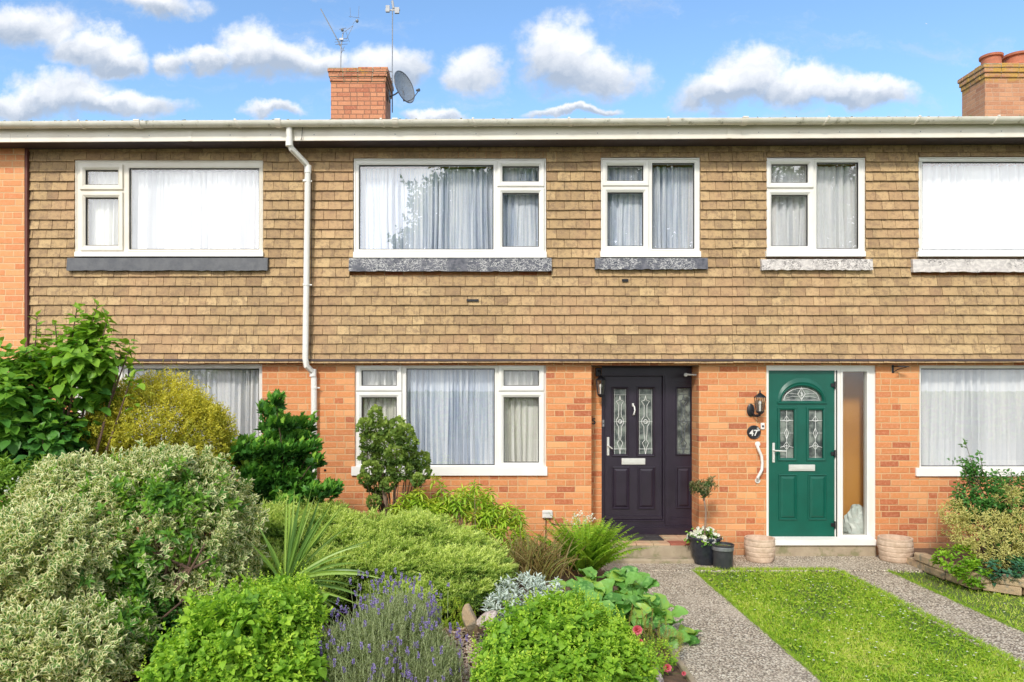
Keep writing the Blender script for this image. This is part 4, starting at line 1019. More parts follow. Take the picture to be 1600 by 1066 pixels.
# ---------------------------------------------------------------- foliage machinery
def nrmz(a): return a/np.maximum(np.linalg.norm(a, axis=-1, keepdims=True), 1e-9)
def frames(d, n):
    d = nrmz(d); z = nrmz(n-(n*d).sum(-1, keepdims=True)*d); x = np.cross(d, z); return np.stack([x, d, z], -1)
def tmpl(kind):
    if kind == 'small':     # folded leaf, 4 tris round the midrib point
        v = [(0, 0, 0), (-.5, .5, .14), (0, 1, -.05), (.5, .5, .14), (0, .5, 0)]; f = [(0, 4, 1), (1, 4, 2), (2, 4, 3), (3, 4, 0)]; e = [.5, 1, 1, 1, 0]
    elif kind == 'needle': v = [(-.5, 0, 0), (.5, 0, 0), (0, 1, .06)]; f = [(0, 1, 2)]; e = [0, 0, 1]
    elif kind in ('broad', 'round', 'paddle', 'long', 'spoon'):
        prof = {'broad': [(.0, 0), (.18, .38), (.42, .5), (.68, .36), (.88, .13), (1, 0)], 'round': [(.0, .0), (.15, .36), (.4, .54), (.7, .5), (.9, .3), (1, 0)], 'paddle': [(.0, .03), (.12, .16), (.26, .33), (.42, .44), (.58, .47), (.74, .42), (.87, .30), (.96, .14), (1, .0)],
                'long': [(.0, 0), (.2, .36), (.45, .5), (.7, .38), (.9, .14), (1, 0)], 'spoon': [(.0, .0), (.25, .16), (.5, .4), (.75, .5), (.93, .3), (1, 0)]}[kind]
        bend = {'broad': .22, 'round': .12, 'paddle': .38, 'long': .35, 'spoon': .1}[kind]; fold = {'broad': .14, 'round': .10, 'paddle': .22, 'long': .12, 'spoon': .12}[kind]
        v = []; f = []; e = []
        for i, (t, w_) in enumerate(prof):
            zc = -bend*t*t
            und = (.075 if kind == 'paddle' else .03)*math.sin(i*2.1)
            v += [(-w_, t, zc+fold*w_*2+und), (0, t, zc), (w_, t, zc+fold*w_*2-und)]; e += [1, 0, 1]
        for i in range(len(prof)-1):
            a = 3*i; b = a+3
            f += [(a, b, b+1), (a, b+1, a+1), (a+1, b+1, b+2), (a+1, b+2, a+2)]
    elif kind == 'petal': v = [(-.2, 0, 0), (-.5, .7, .1), (0, 1, .12), (.5, .7, .1), (.2, 0, 0)]; f = [(0, 4, 3), (0, 3, 2), (0, 2, 1)]; e = [0, 1, 1, 1, 0]
    elif kind == 'fan':     # flat scalloped spray of a dwarf cypress
        v = [(0, 0, 0)]; n = 7
        for i in range(n):
            a = math.radians(-62+124*i/(n-1)); r_ = 1 if i % 2 == 0 else .74
            v.append((r_*math.sin(a)*.8, r_*math.cos(a), .22*abs(math.sin(a))+.06*(i % 2)))
        f = [(0, i+1, i+2) for i in range(n-1)]; e = [0]+[1]*n
    return np.array(v, float), np.array(f, int), np.array(e, float)
class Fol:
    def __init__(s): s.V = []; s.Fc = []; s.R = []; s.E = []; s.I = []; s.n = 0
    def add(s, kind, P, D, N, L, Wd, rn=None, mi=0):
        tv, tf, te = tmpl(kind); P = np.asarray(P, float); k = len(P)
        if k == 0: return
        Rm = frames(np.asarray(D, float), np.asarray(N, float)); L = np.broadcast_to(L, (k,)); Wd = np.broadcast_to(Wd, (k,))
        sc = np.stack([Wd, L, L], -1)[:, None, :]*tv[None]
        V = P[:, None, :]+np.einsum('nij,nkj->nki', Rm, sc)
        s.V.append(V.reshape(-1, 3)); s.Fc.append((tf[None]+(np.arange(k)*len(tv))[:, None, None]+s.n).reshape(-1, 3))
        rn = np.random.rand(k) if rn is None else rn
        s.R.append(np.repeat(rn, len(tv))); s.E.append(np.tile(te, k)); s.I.append(np.full(k*len(tf), mi)); s.n += k*len(tv)
    def build(s, name, mats, parent=None, smooth=True):
        V = np.concatenate(s.V); Fc = np.concatenate(s.Fc); me = bpy.data.meshes.new(name)
        me.vertices.add(len(V)); me.vertices.foreach_set('co', V.ravel()); me.loops.add(Fc.size); me.loops.foreach_set('vertex_index', Fc.ravel().astype(np.int32))
        me.polygons.add(len(Fc)); me.polygons.foreach_set('loop_start', np.arange(0, Fc.size, 3, dtype=np.int32))
        me.polygons.foreach_set('material_index', np.concatenate(s.I).astype(np.int32)); me.polygons.foreach_set('use_smooth', np.full(len(Fc), smooth))
        for nm, A in (('rnd', s.R), ('edge', s.E)):
            at = me.attributes.new(nm, 'FLOAT', 'POINT'); at.data.foreach_set('value', np.concatenate(A).astype(np.float32))
        me.update(calc_edges=True); return link(name, me, mats, parent)

def surf(lobes, n, rg, amp=.10, freq=3.5, inset=0., zmin=.05, back=.45, inner=.7):
    """points and outward normals on the outside of a union of ellipsoids, lumpy"""
    L = np.array(lobes, float); area = (L[:, 3]*L[:, 5]+L[:, 4]*L[:, 5]+L[:, 3]*L[:, 4]); pr = area/area.sum(); Ps = []; Ns = []; tot = 0
    ph = rg.random((4, 3))*6.28; kk = rg.normal(0, 1, (4, 3)); kk = nrmz(kk)*freq*np.array([[1], [1.6], [2.3], [3.3]])
    while tot < n:
        m = n*2; li = rg.choice(len(L), m, p=pr); u = nrmz(rg.normal(0, 1, (m, 3)))
        lump = sum(np.sin((u*kk[i]*1.0).sum(-1)*1.7+ph[i, 0]+li*1.7)*[.5, .3, .25, .2][i] for i in range(4))
        q = 1+amp*lump-inset*rg.random(m)
        P = L[li, :3]+u*L[li, 3:]*q[:, None]; N = nrmz(u/L[li, 3:])
        ok = P[:, 2] > zmin
        for j in range(len(L)):
            dd = np.linalg.norm((P-L[j, :3])/L[j, 3:], axis=-1); ok &= (dd > inner) | (li == j)
        cv = nrmz(np.array([0, -9., 2.05])-P); facing = (N*cv).sum(-1); ok &= (facing > -.25) | (rg.random(m) < back*.4)
        P, N = P[ok], N[ok]; Ps.append(P); Ns.append(N); tot += len(P)
    return np.concatenate(Ps)[:n], np.concatenate(Ns)[:n]

def shoots(fol, P, A, rg, leaves, L, leaf, Wd, kind, th0=80, th1=30, rn=None, mi=0, jit=.25, droop=0., both=None, stem=None, rnspread=.35):
    """each shoot: a leafy tip at P growing along A, spiral leaves"""
    n = len(P); A = nrmz(A+rg.normal(0, jit, A.shape)); ref = nrmz(np.cross(A, rg.normal(0, 1, A.shape))); b = np.cross(A, ref)
    Ls = L*rg.uniform(.7, 1.3, n); base = rg.random(n) if rn is None else rn; ph0 = rg.random(n)*6.28
    for j in range(leaves):
        t = j/max(1, leaves-1); phi = ph0+j*2.4; th_ = math.radians(th0+(th1-th0)*t)+rg.normal(0, .12, n)
        if both: phi = ph0*0+(j % 2)*math.pi+rg.normal(0, .2, n)
        rad = ref*np.cos(phi)[:, None]+b*np.sin(phi)[:, None]
        D = A*np.cos(th_)[:, None]+rad*np.sin(th_)[:, None]; D[:, 2] -= droop*(1-t*.5)
        N = A*np.sin(th_)[:, None]-rad*np.cos(th_)[:, None]+np.array([0, 0, .3])
        pos_ = P+A*(Ls*(t-1))[:, None]; ls = leaf*(1-.35*t)*rg.uniform(.75, 1.2, n)
        fol.add(kind, pos_, D, N, ls, ls*Wd, np.clip(base*(1-rnspread)+rnspread*rg.random(n)*.6+rnspread*.4*t, 0, 1), mi)

def stems(parent, base, targets, r0, mat, rg, name='stem', sag=0., n=7, spread=.1):
    mb = MB()
    for T_ in targets:
        b = np.array(base)+np.array([rg.normal(0, spread), rg.normal(0, spread), 0]); T_ = np.array(T_); mid = (b+T_)/2+rg.normal(0, .06, 3)+np.array([0, 0, sag])
        pts = []
        for i in range(n):
            t = i/(n-1); pts.append((1-t)**2*b+2*t*(1-t)*mid+t*t*T_+rg.normal(0, .006, 3)*(0 < i < n-1))
        mb.tube(pts, [r0*(1-.78*i/(n-1)) for i in range(n)], 6)
    return mb.build(name, mat, parent, smooth=True)
def lobe(px, py, d, rx, ry, dep):   # px radii
    p = Wp(px, py, d); return (*p, rx/F*d, dep, ry/F*d)
def plant(name, base, label, cat, group=None): return empty(name, tuple(base), label, cat, group)

# leaf colours (albedo)
M['l_lilac'] = leafmat('large_green_leaf', [(.05, .17, .06), (.10, .28, .04), (.24, .44, .04), (.36, .54, .06)], .35, rough=.4, edge=None)
M['l_gold'] = leafmat('golden_leaf', [(.20, .25, .03), (.46, .46, .045), (.72, .65, .07), (.82, .74, .13)], .3)
M['l_varieg'] = leafmat('cream_edged_leaf', [(.11, .24, .05), (.19, .34, .08), (.15, .27, .09)], .3, edge=((.82, .80, .46), .50))
M['l_revert'] = leafmat('plain_green_leaf', [(.06, .18, .03), (.14, .32, .035), (.30, .50, .05)], .3, rough=.4)
M['l_choisya'] = leafmat('bright_green_leaf', [(.10, .22, .025), (.20, .36, .04), (.30, .45, .06)], .3, rough=.4)
M['l_hinoki'] = leafmat('dark_cypress_spray', [(.03, .10, .02), (.06, .20, .03), (.15, .38, .05), (.32, .56, .07)], .3)
M['l_dwarf'] = leafmat('mid_green_cypress_spray', [(.06, .13, .03), (.16, .26, .05), (.30, .42, .08), (.44, .54, .13)], .3)
M['l_juniper'] = leafmat('juniper_spray', [(.10, .20, .04), (.24, .38, .07), (.44, .58, .12), (.68, .78, .22)], .35)
M['l_pieris'] = leafmat('whorled_lime_leaf', [(.16, .32, .025), (.34, .54, .045), (.54, .68, .07), (.68, .60, .10)], .35, rough=.4)
M['l_sword'] = leafmat('sword_leaf', [(.12, .24, .06), (.24, .40, .07), (.42, .56, .10)], .25, rough=.4, spec=.5)
M['l_mint'] = leafmat('lime_mound_leaf', [(.11, .27, .03), (.26, .48, .045), (.46, .68, .06), (.68, .82, .11)], .38, rough=.5)
M['l_lav'] = leafmat('grey_green_lavender_leaf', [(.30, .38, .19), (.45, .53, .28), (.58, .64, .38)], .35)
M['f_lav'] = leafmat('lavender_flower', [(.20, .15, .42), (.30, .23, .55), (.42, .34, .64)], .2)
M['l_stachys'] = leafmat('silver_felted_leaf', [(.42, .50, .44), (.56, .64, .58), (.66, .72, .66)], .15, rough=.8)
M['l_berg'] = leafmat('glossy_bergenia_leaf', [(.07, .21, .04), (.13, .33, .06), (.22, .46, .09), (.38, .54, .08)], .3, rough=.38, edge=None, spec=.4, patch=((.25, .50, .12), 26))
M['l_fern'] = leafmat('fern_frond', [(.10, .24, .02), (.24, .46, .03), (.44, .62, .05)], .35)
M['l_brown'] = leafmat('withered_strap_leaf', [(.17, .12, .04), (.28, .20, .07), (.20, .22, .05), (.36, .28, .12)], .2)
M['l_heather'] = leafmat('heather_spike', [(.20, .30, .05), (.36, .42, .07), (.48, .38, .10), (.42, .24, .08)], .2)
M['l_holly'] = leafmat('dark_rose_leaf', [(.045, .15, .03), (.08, .24, .045), (.16, .36, .07)], .28, rough=.4)
M['l_cream'] = leafmat('yellow_margined_leaf', [(.16, .22, .05), (.26, .30, .06), (.34, .34, .08)], .2, edge=((.72, .66, .24), .42))
M['l_hosta'] = leafmat('blue_green_leaf', [(.035, .12, .07), (.06, .18, .10), (.12, .30, .05)], .25)
M['l_grass'] = leafmat('grass_blade', [(.14, .30, .02), (.29, .49, .035), (.50, .66, .06), (.74, .74, .24)], .4)
M['p_white'] = leafmat('white_petal', [(.78, .78, .72), (.86, .85, .80)], .3)
M['p_pink'] = leafmat('pink_petal', [(.72, .10, .18), (.80, .22, .30), (.85, .42, .44)], .3)
M['l_bay'] = leafmat('bay_leaf', [(.05, .10, .03), (.10, .16, .045), (.30, .18, .09)], .2, rough=.35)
rg = np.random.default_rng(11)
CAMP = np.array([0, -9., 2.05])

# --- 1 big-leaved shrub, far left
b = Wp(60, 900, 6.6); b[2] = .08
sh = plant('lilac_shrub', b, 'tall shrub with large heart shaped green leaves in front of the far left wall', 'shrub')
lob = [lobe(28, 630, 6.5, 88, 95, .55), lobe(-60, 640, 6.7, 110, 130, .6), lobe(140, 560, 6.6, 62, 58, .35), lobe(75, 690, 6.6, 80, 75, .45), lobe(135, 505, 6.6, 30, 30, .18), lobe(60, 560, 6.6, 45, 42, .25)]
f = Fol(); P, N = surf(lob, 620, rg, .14, inset=.5, back=.6, inner=.6)
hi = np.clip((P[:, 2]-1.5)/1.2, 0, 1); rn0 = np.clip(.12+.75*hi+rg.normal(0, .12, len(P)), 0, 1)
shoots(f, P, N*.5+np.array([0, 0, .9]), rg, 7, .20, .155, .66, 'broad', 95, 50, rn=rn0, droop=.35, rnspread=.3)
tips = []
for (x_, y_, dd) in ((120, 482, .25), (152, 478, .3), (58, 495, .3), (86, 505, .25), (200, 550, .3), (168, 500, .2), (30, 560, .2), (205, 590, .2)):
    p = Wp(x_, y_, 6.55); tips.append(p); A_ = np.repeat([[rg.normal(0, .2), -.1, 1.]], 1, 0)
    shoots(f, p[None], A_, rg, 9, .30, .115, .62, 'broad', 95, 30, rn=np.array([.9]), jit=.1, droop=.25)
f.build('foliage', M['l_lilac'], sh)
Pb, _ = surf(lob, 16, rg, 0, inset=.3); stems(sh, b, list(Pb)+tips, .022, M['bark'], rg)

# --- 2 golden dome
b = Wp(250, 880, 7.1); b[2] = .08
sh = plant('golden_shrub', b, 'rounded golden yellow shrub between the big-leaved bush and the downstairs window', 'shrub')
lob = [lobe(245, 672, 7.1, 108, 92, .62), lobe(190, 690, 7.0, 82, 60, .45), lobe(310, 690, 7.1, 62, 72, .4), lobe(260, 740, 7.0, 105, 60, .5)]
f = Fol(); P, N = surf(lob, 6800, rg, .10, 5, inset=.30)
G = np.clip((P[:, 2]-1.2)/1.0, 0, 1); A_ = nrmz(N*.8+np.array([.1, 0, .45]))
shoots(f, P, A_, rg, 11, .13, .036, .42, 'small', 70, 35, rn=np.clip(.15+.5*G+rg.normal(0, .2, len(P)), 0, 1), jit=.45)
pl_ = []
for (x_, y_, ln) in ((255, 560, .3), (222, 565, .2), (352, 640, .35), (345, 690, .3), (268, 565, .2), (290, 578, .18), (360, 655, .3), (338, 700, .2), (205, 585, .15)):
    p = Wp(x_, y_, 7.0); ln *= 1; A1 = nrmz(np.array([[(x_-250)/130., 0, 1.2 if x_ < 300 else .7]])); pl_.append(p)
    shoots(f, np.repeat(p[None], 1, 0), A1, rg, 34, ln, .020, .45, 'small', 75, 40, rn=np.array([.4]), jit=.05)
f.build('foliage', M['l_gold'], sh)
Pb, _ = surf(lob, 14, rg, 0, inset=.5); stems(sh, b, list(Pb*.25+np.array(lob[0][:3])*.75)+[b+[0,0,.6]], .016, M['bark'], rg)

# --- 3 variegated shrub (one plant, three bulging clumps) with reverted green shoots
b = Wp(170, 1000, 4.9); b[2] = .08
sh = plant('variegated_shrub', b, 'huge cream and green variegated shrub bulging over the lower left foreground', 'shrub')
lob = [lobe(255, 845, 5.3, 148, 150, .62), lobe(120, 770, 5.3, 85, 60, .4), lobe(85, 862, 4.8, 125, 84, .5), lobe(70, 1022, 4.3, 145, 84, .45), lobe(60, 940, 5.1, 100, 60, .35), lobe(190, 990, 4.5, 42, 48, .22), lobe(-70, 960, 4.5, 120, 140, .5), lobe(345, 900, 5.3, 60, 110, .4)]
f = Fol(); P, N = surf(lob, 5600, rg, .13, 7, inset=.18, inner=.82)
# gap of shade and green shoots on the right shoulder and between clumps
pxs = CX+F*P[:, 0]/(P[:, 1]+9); pys = CY-F*(P[:, 2]-2.05)/(P[:, 1]+9)
gm = np.exp(-(((pxs-255)/72)**2+((pys-772)/36)**2))+.9*np.exp(-(((pxs-215)/42)**2+((pys-905)/60)**2))+.35*np.exp(-(((pxs-300)/40)**2+((pys-860)/30)**2))
isg = rg.random(len(P)) < gm*1.1
hole_ = (np.exp(-(((pxs-270)/55)**2+((pys-872)/42)**2)) > rg.random(len(P))*.95)
A_ = nrmz(N*.9+np.array([0, 0, .35])); kv = ~isg & ~hole_
shoots(f, P[kv], A_[kv], rg, 9, .085, .066, .52, 'small', 72, 22, jit=.35, mi=0)
kg = isg & (~hole_ | (rg.random(len(P)) < .4)); shoots(f, P[kg]+N[kg]*.02, A_[kg], rg, 8, .10, .075, .40, 'long', 75, 25, jit=.3, mi=1)
# the far flank in the right half, deeper leaves so that nothing shows through
P2, N2 = surf(lob, 2600, rg, .07, 4, inset=.2, inner=.8); P2 = P2-N2*.13
shoots(f, P2, N2, rg, 7, .10, .055, .5, 'small', 80, 30, jit=.5, mi=0)
fo = f.build('foliage', [M['l_varieg'], M['l_revert']], sh)
Pb, _ = surf(lob, 60, rg, 0, inset=.25, back=0); so_ = stems(sh, b, list(Pb), .018, M['bark'], rg, spread=.2)
tw = MB()
for (a0, b0, a1_, b1_) in ((268, 935, 320, 850), (280, 910, 300, 850), (300, 890, 240, 860), (258, 960, 285, 880), (285, 895, 335, 870), (210, 1030, 190, 1000), (222, 1035, 180, 1050)):
    p, q = Wp(a0, b0, 4.86), Wp(a1_, b1_, 4.86); tw.tube([p, (p+q)/2+rg.normal(0, .012, 3), q], [.011, .009, .006], 6)
tw.build('bare_branches', M['bark'], sh, smooth=True)

# --- 4 bright green shrub, left edge
b = Wp(30, 900, 5.6); b[2] = .08
sh = plant('choisya_shrub', b, 'bright green leafy shrub at the left edge above the variegated shrub', 'shrub')
lob = [lobe(25, 775, 5.65, 68, 62, .35), lobe(-50, 790, 5.65, 80, 80, .4), lobe(20, 840, 5.6, 60, 60, .3)]
f = Fol(); P, N = surf(lob, 620, rg, .12, inset=.25)
shoots(f, P, nrmz(N*.6+np.array([0, 0, .6])), rg, 9, .10, .075, .34, 'long', 85, 25, jit=.25)
for q in ((28, 752), (35, 770), (12, 765)):
    p = Wp(*q, 5.3); pp = p[None]+rg.normal(0, .014, (14, 3)); f.add('petal', pp, rg.normal(0, 1, (14, 3))+[0, -1, .4], rg.normal(0, 1, (14, 3)), .014, .012, None, 1)
f.build('foliage', [M['l_choisya'], M['p_white']], sh); Pb, _ = surf(lob, 14, rg, 0, inset=.3); stems(sh, b, list(Pb), .012, M['bark'], rg)

# --- 5 dark hinoki cypress with tilted layered pads
b = Wp(450, 900, 7.35); b[2] = .08
sh = plant('dwarf_cypress', b, 'dark green dwarf cypress with layered tufts in front of the white downpipe', 'conifer')
pads = [(430, 648, 20, 12), (424, 635, 9, 9), (440, 665, 26, 14), (452, 688, 30, 14), (425, 680, 26, 15), (475, 682, 15, 16), (420, 705, 32, 14), (455, 710, 30, 16), (480, 700, 14, 15), (392, 702, 22, 12),
        (400, 740, 28, 20), (430, 735, 28, 18), (470, 730, 26, 18), (488, 722, 12, 12), (385, 722, 14, 16), (440, 760, 34, 20), (415, 770, 34, 22), (470, 762, 28, 18), (500, 768, 24, 14), (516, 758, 10, 8), (395, 757, 26, 20), (450, 785, 36, 18), (375, 705, 10, 14), (360, 728, 8, 8)]
lob = [lobe(a+rg.normal(0, 4), c_+rg.normal(0, 5), 7.3+rg.uniform(-.35, .25), rx_*rg.uniform(.7, 1.05), ry_*rg.uniform(.55, .95), .13) for a, c_, rx_, ry_ in pads]
body = [lobe(428, 655, 7.3, 13, 22, .08), lobe(440, 690, 7.3, 26, 22, .14), lobe(445, 720, 7.3, 38, 24, .2), lobe(430, 748, 7.3, 48, 26, .24), lobe(455, 775, 7.3, 48, 26, .24), lobe(400, 775, 7.3, 34, 24, .2)]
f = Fol(); P, N = surf(lob, 2100, rg, .2, 5, inset=.4, inner=.5); P3, N3 = surf(body, 1900, rg, .35, 7, inset=.5, inner=.5); P = np.concatenate([P, P3]); N = np.concatenate([N, N3])
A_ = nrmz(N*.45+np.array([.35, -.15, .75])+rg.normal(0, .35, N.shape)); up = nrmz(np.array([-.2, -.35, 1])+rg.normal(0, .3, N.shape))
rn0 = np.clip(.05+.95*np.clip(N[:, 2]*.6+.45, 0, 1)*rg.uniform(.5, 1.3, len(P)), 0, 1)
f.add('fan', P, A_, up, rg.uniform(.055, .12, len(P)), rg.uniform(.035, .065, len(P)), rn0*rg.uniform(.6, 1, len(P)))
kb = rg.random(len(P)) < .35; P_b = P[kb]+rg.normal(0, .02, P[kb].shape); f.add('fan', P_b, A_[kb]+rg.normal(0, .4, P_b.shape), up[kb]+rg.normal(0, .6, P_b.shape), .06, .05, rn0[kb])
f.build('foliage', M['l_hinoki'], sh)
top = Wp(430, 640, 7.35); tr_ = MB(); pts = [b, Wp(437, 870, 7.35), Wp(440, 800, 7.35), Wp(445, 740, 7.35), Wp(438, 690, 7.35), top]; tr_.tube(pts, [.05, .045, .038, .03, .018, .006], 8)
tr_.build('trunk', M['bark'], sh, smooth=True); stems(sh, pts[2], [l[:3] for l in lob], .012, M['bark'], rg, 'branches', spread=.01)

# --- 6 bonsai-like dwarf conifer with bare stems
b = Wp(612, 900, 8.0); b[2] = .08
sh = plant('dwarf_conifer', b, 'small cloud-like conifer on bare brown stems before the middle downstairs window', 'conifer')
pads = [(587, 652, 9, 17), (588, 672, 16, 16), (572, 668, 12, 14), (600, 668, 8, 12), (622, 668, 10, 15), (632, 680, 15, 16), (618, 685, 14, 13), (580, 690, 16, 14), (600, 695, 16, 13), (640, 692, 12, 12),
        (578, 712, 14, 14), (598, 716, 17, 14), (618, 712, 16, 14), (636, 712, 16, 14), (656, 720, 14, 13), (580, 736, 15, 14), (602, 738, 18, 14), (625, 735, 17, 15), (645, 735, 10, 12), (663, 738, 8, 12), (585, 758, 13, 10), (608, 756, 12, 9), (584, 785, 9, 10), (592, 774, 6, 7), (570, 748, 7, 10), (651, 750, 7, 8)]
lob = [lobe(a, c_, 8.0+rg.uniform(-.16, .14), rx_, ry_, .10) for a, c_, rx_, ry_ in pads]
f = Fol(); P, N = surf(lob, 4600, rg, .16, 5, inset=.3, inner=.7)
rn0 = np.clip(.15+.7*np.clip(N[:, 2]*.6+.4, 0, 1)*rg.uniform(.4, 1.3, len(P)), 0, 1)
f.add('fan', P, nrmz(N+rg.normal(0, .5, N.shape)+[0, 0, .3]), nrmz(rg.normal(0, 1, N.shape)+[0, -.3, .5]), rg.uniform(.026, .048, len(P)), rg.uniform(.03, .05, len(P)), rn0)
f.build('foliage', M['l_dwarf'], sh)
stems(sh, b, [np.array(l[:3]) for l in lob], .014, M['bark'], rg, 'stems', n=8, spread=.035)
MB().tube([b, Wp(608, 850, 8.0), Wp(606, 800, 8.02), Wp(600, 770, 8.0), Wp(596, 720, 8.0)], [.035, .032, .026, .02, .01], 8).build('trunk', M['bark_pale'], sh, smooth=True)

# --- 7 lime whorled shrub under the window
b = Wp(725, 900, 8.1); b[2] = .08
sh = plant('pieris_shrub', b, 'lime green shrub with drooping whorled leaves below the middle downstairs window', 'shrub')
lob = [lobe(650, 815, 8.0, 45, 45, .3), lobe(715, 815, 8.05, 62, 55, .35), lobe(775, 840, 8.05, 58, 62, .3), lobe(740, 870, 8.0, 80, 50, .35)]
f = Fol(); P, N = surf(lob, 400, rg, .16, inset=.4)
tp = [Wp(a, c_, 7.85) for a, c_ in ((678, 745), (688, 760), (741, 755), (655, 765), (632, 775), (617, 800), (622, 785), (702, 770), (725, 768), (765, 765), (790, 790), (812, 800), (750, 780), (805, 835), (820, 860), (642, 790), (668, 790), (770, 795), (740, 800), (700, 795))]
P = np.concatenate([P, np.array(tp)]); N = np.concatenate([N, np.tile([[0, -.2, 1.]], (len(tp), 1))])
shoots(f, P, nrmz(N*.35+np.array([0, 0, 1.])), rg, 13, .055, .115, .22, 'long', 112, 40, jit=.2, droop=.25, rnspread=.5)
f.build('foliage', M['l_pieris'], sh); stems(sh, b, list(P[::6])+tp, .007, M['bark_pale'], rg, spread=.18)

# --- 8 junipers
def juniper(lobes, n, base, label, rgb=.5):
    s_ = plant('juniper', base, label, 'juniper', 'spreading junipers in the bed'); f = Fol(); sub = []
    for l in lobes:          # each mound breaks up into many arching tufts
        l = np.array(l)
        for _ in range(11):
            u = nrmz(rg.normal(0, 1, 3)); u[2] = abs(u[2])*.9-.1; u[1] = -abs(u[1]) if rg.random() < .75 else u[1]
            sub.append((*(l[:3]+u*l[3:]*.78), *(np.array([.15, .15, .075])*rg.uniform(.8, 1.5))))
    P, N = surf(list(sub), int(n*.7), rg, .18, 6, inset=.35, inner=.7); P0, N0 = surf(lobes, int(n*.2), rg, .1, 5, inset=.3, inner=.75); P = np.concatenate([P, P0]); N = np.concatenate([N, N0])
    out = nrmz(N*np.array([1, 1, .25])+np.array([.15, -.1, 0])+rg.normal(0, .3, N.shape)); A_ = nrmz(out*.8+N*.3+np.array([0, 0, .35]))
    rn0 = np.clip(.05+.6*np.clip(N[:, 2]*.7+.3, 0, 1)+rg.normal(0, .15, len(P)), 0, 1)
    side = nrmz(np.cross(A_, np.array([0, 0, 1.])))
    for k in range(7):     # feathery spray: twigs left and right of an arching axis
        t = k/6; cpos = P+A_*((t-.8)*.15)+np.array([0, 0, -.02])*(t**2); sg = 1 if k % 2 else -1
        D = nrmz(A_+side*sg*.75*(1-t*.6)+np.array([0, 0, .12])); ln = .055*(1.15-.5*t)
        for m_ in range(6):
            q = m_/5; tp_ = cpos+D*(ln*q); nd = nrmz(D+rg.normal(0, .5, D.shape)+np.array([0, 0, .1]))
            f.add('needle', tp_, nd, rg.normal(0, 1, D.shape)+[0, -.3, 1], .026, .0095, np.clip(rn0+.3*(q-.4)+.35*(t-.5), 0, 1))
    f.build('foliage', M['l_juniper'], s_); Pb, _ = surf(lobes, 26, rg, 0, inset=.4); stems(s_, base, list(Pb), .013, M['bark'], rg, spread=.12); return s_
b = Wp(610, 950, 6.9); b[2] = .08
juniper([lobe(560, 850, 6.9, 85, 55, .5), lobe(650, 845, 6.9, 70, 45, .45), lobe(600, 890, 6.5, 110, 55, .5), lobe(520, 870, 6.8, 60, 70, .4)], 6000, b, 'broad light green juniper mound in the middle of the bed')
b = Wp(720, 960, 6.5); b[2] = .08
juniper([lobe(715, 905, 6.4, 78, 48, .45), lobe(650, 930, 6.2, 75, 42, .4), lobe(745, 880, 6.8, 50, 42, .35), lobe(700, 860, 6.9, 55, 35, .35)], 4600, b, 'lower juniper reaching right toward the silver plant and the rocks')
b = Wp(480, 940, 7.0); b[2] = .08
juniper([lobe(440, 850, 6.5, 55, 70, .35), lobe(490, 830, 7.0, 60, 50, .35), lobe(505, 905, 6.2, 60, 50, .35), lobe(435, 910, 6.0, 45, 50, .3)], 3600, b, 'juniper behind the sword-leaved plant, below the dark cypress')

# --- 9 cordyline
def strap(mb_, p0, p1, sag, w_, rn_, segs=8):
    p0, p1 = np.array(p0), np.array(p1); d = p1-p0; ln = np.linalg.norm(d); d = d/ln; side = nrmz(np.cross(d, nrmz(CAMP-p0))); side = nrmz(side+rg.normal(0, .35, 3)); nn = np.cross(side, d); v = []
    for i in range(segs+1):
        t = i/segs; c = p0+d*ln*t+np.array([0, 0, sag])*(4*t*(1-t)); ww = w_*(min(1, .55+t*1.6))*(1-t**3.5)+.0005
        v += [c-side*ww+nn*ww*.5, c, c+side*ww+nn*ww*.5]
    fs = [(3*i+k, 3*i+k+1, 3*i+k+4, 3*i+k+3) for i in range(segs) for k in range(2)]
    mb_.add([tuple(q) for q in v], fs, 0, rn_)
b = Wp(448, 935, 5.2); b[2] = .1
sh = plant('cordyline', b, 'spiky plant with long sword-shaped green leaves rising in front of the junipers', 'plant')
mb = MB(); crown = Wp(446, 915, 5.2)
tipsp = [(452, 780, 0), (487, 762, 0), (492, 775, .02), (448, 772, 0), (470, 770, 0), (520, 782, .02), (533, 795, .02), (400, 815, .02), (415, 840, .02), (535, 790, .03), (546, 822, .04), (570, 852, .05), (582, 845, .05), (560, 880, .05), (548, 902, .06), (565, 920, .05), (560, 945, .03), (555, 960, .02), (570, 935, .05),
         (405, 870, .03), (395, 905, .04), (478, 790, 0), (462, 800, 0), (505, 800, .02), (455, 812, 0), (532, 985, .02), (545, 970, .03), (380, 935, .03), (392, 850, .02), (510, 830, .03), (575, 895, .06), (600, 905, .06), (548, 868, .05), (500, 778, 0), (460, 765, 0)]
for i, (tx, ty_, sg) in enumerate(tipsp):
    strap(mb, crown+rg.normal(0, .014, 3), Wp(tx, ty_, 5.2+rg.uniform(-.25, .2)), sg*1.0, rg.uniform(.008, .015), rg.random()*.8, 8)
mb.build('leaves', M['l_sword'], sh, smooth=True); MB().tube([b, crown, crown+[0, 0, .04]], [.045, .04, .02], 10).build('stem', M['bark_pale'], sh, smooth=True)

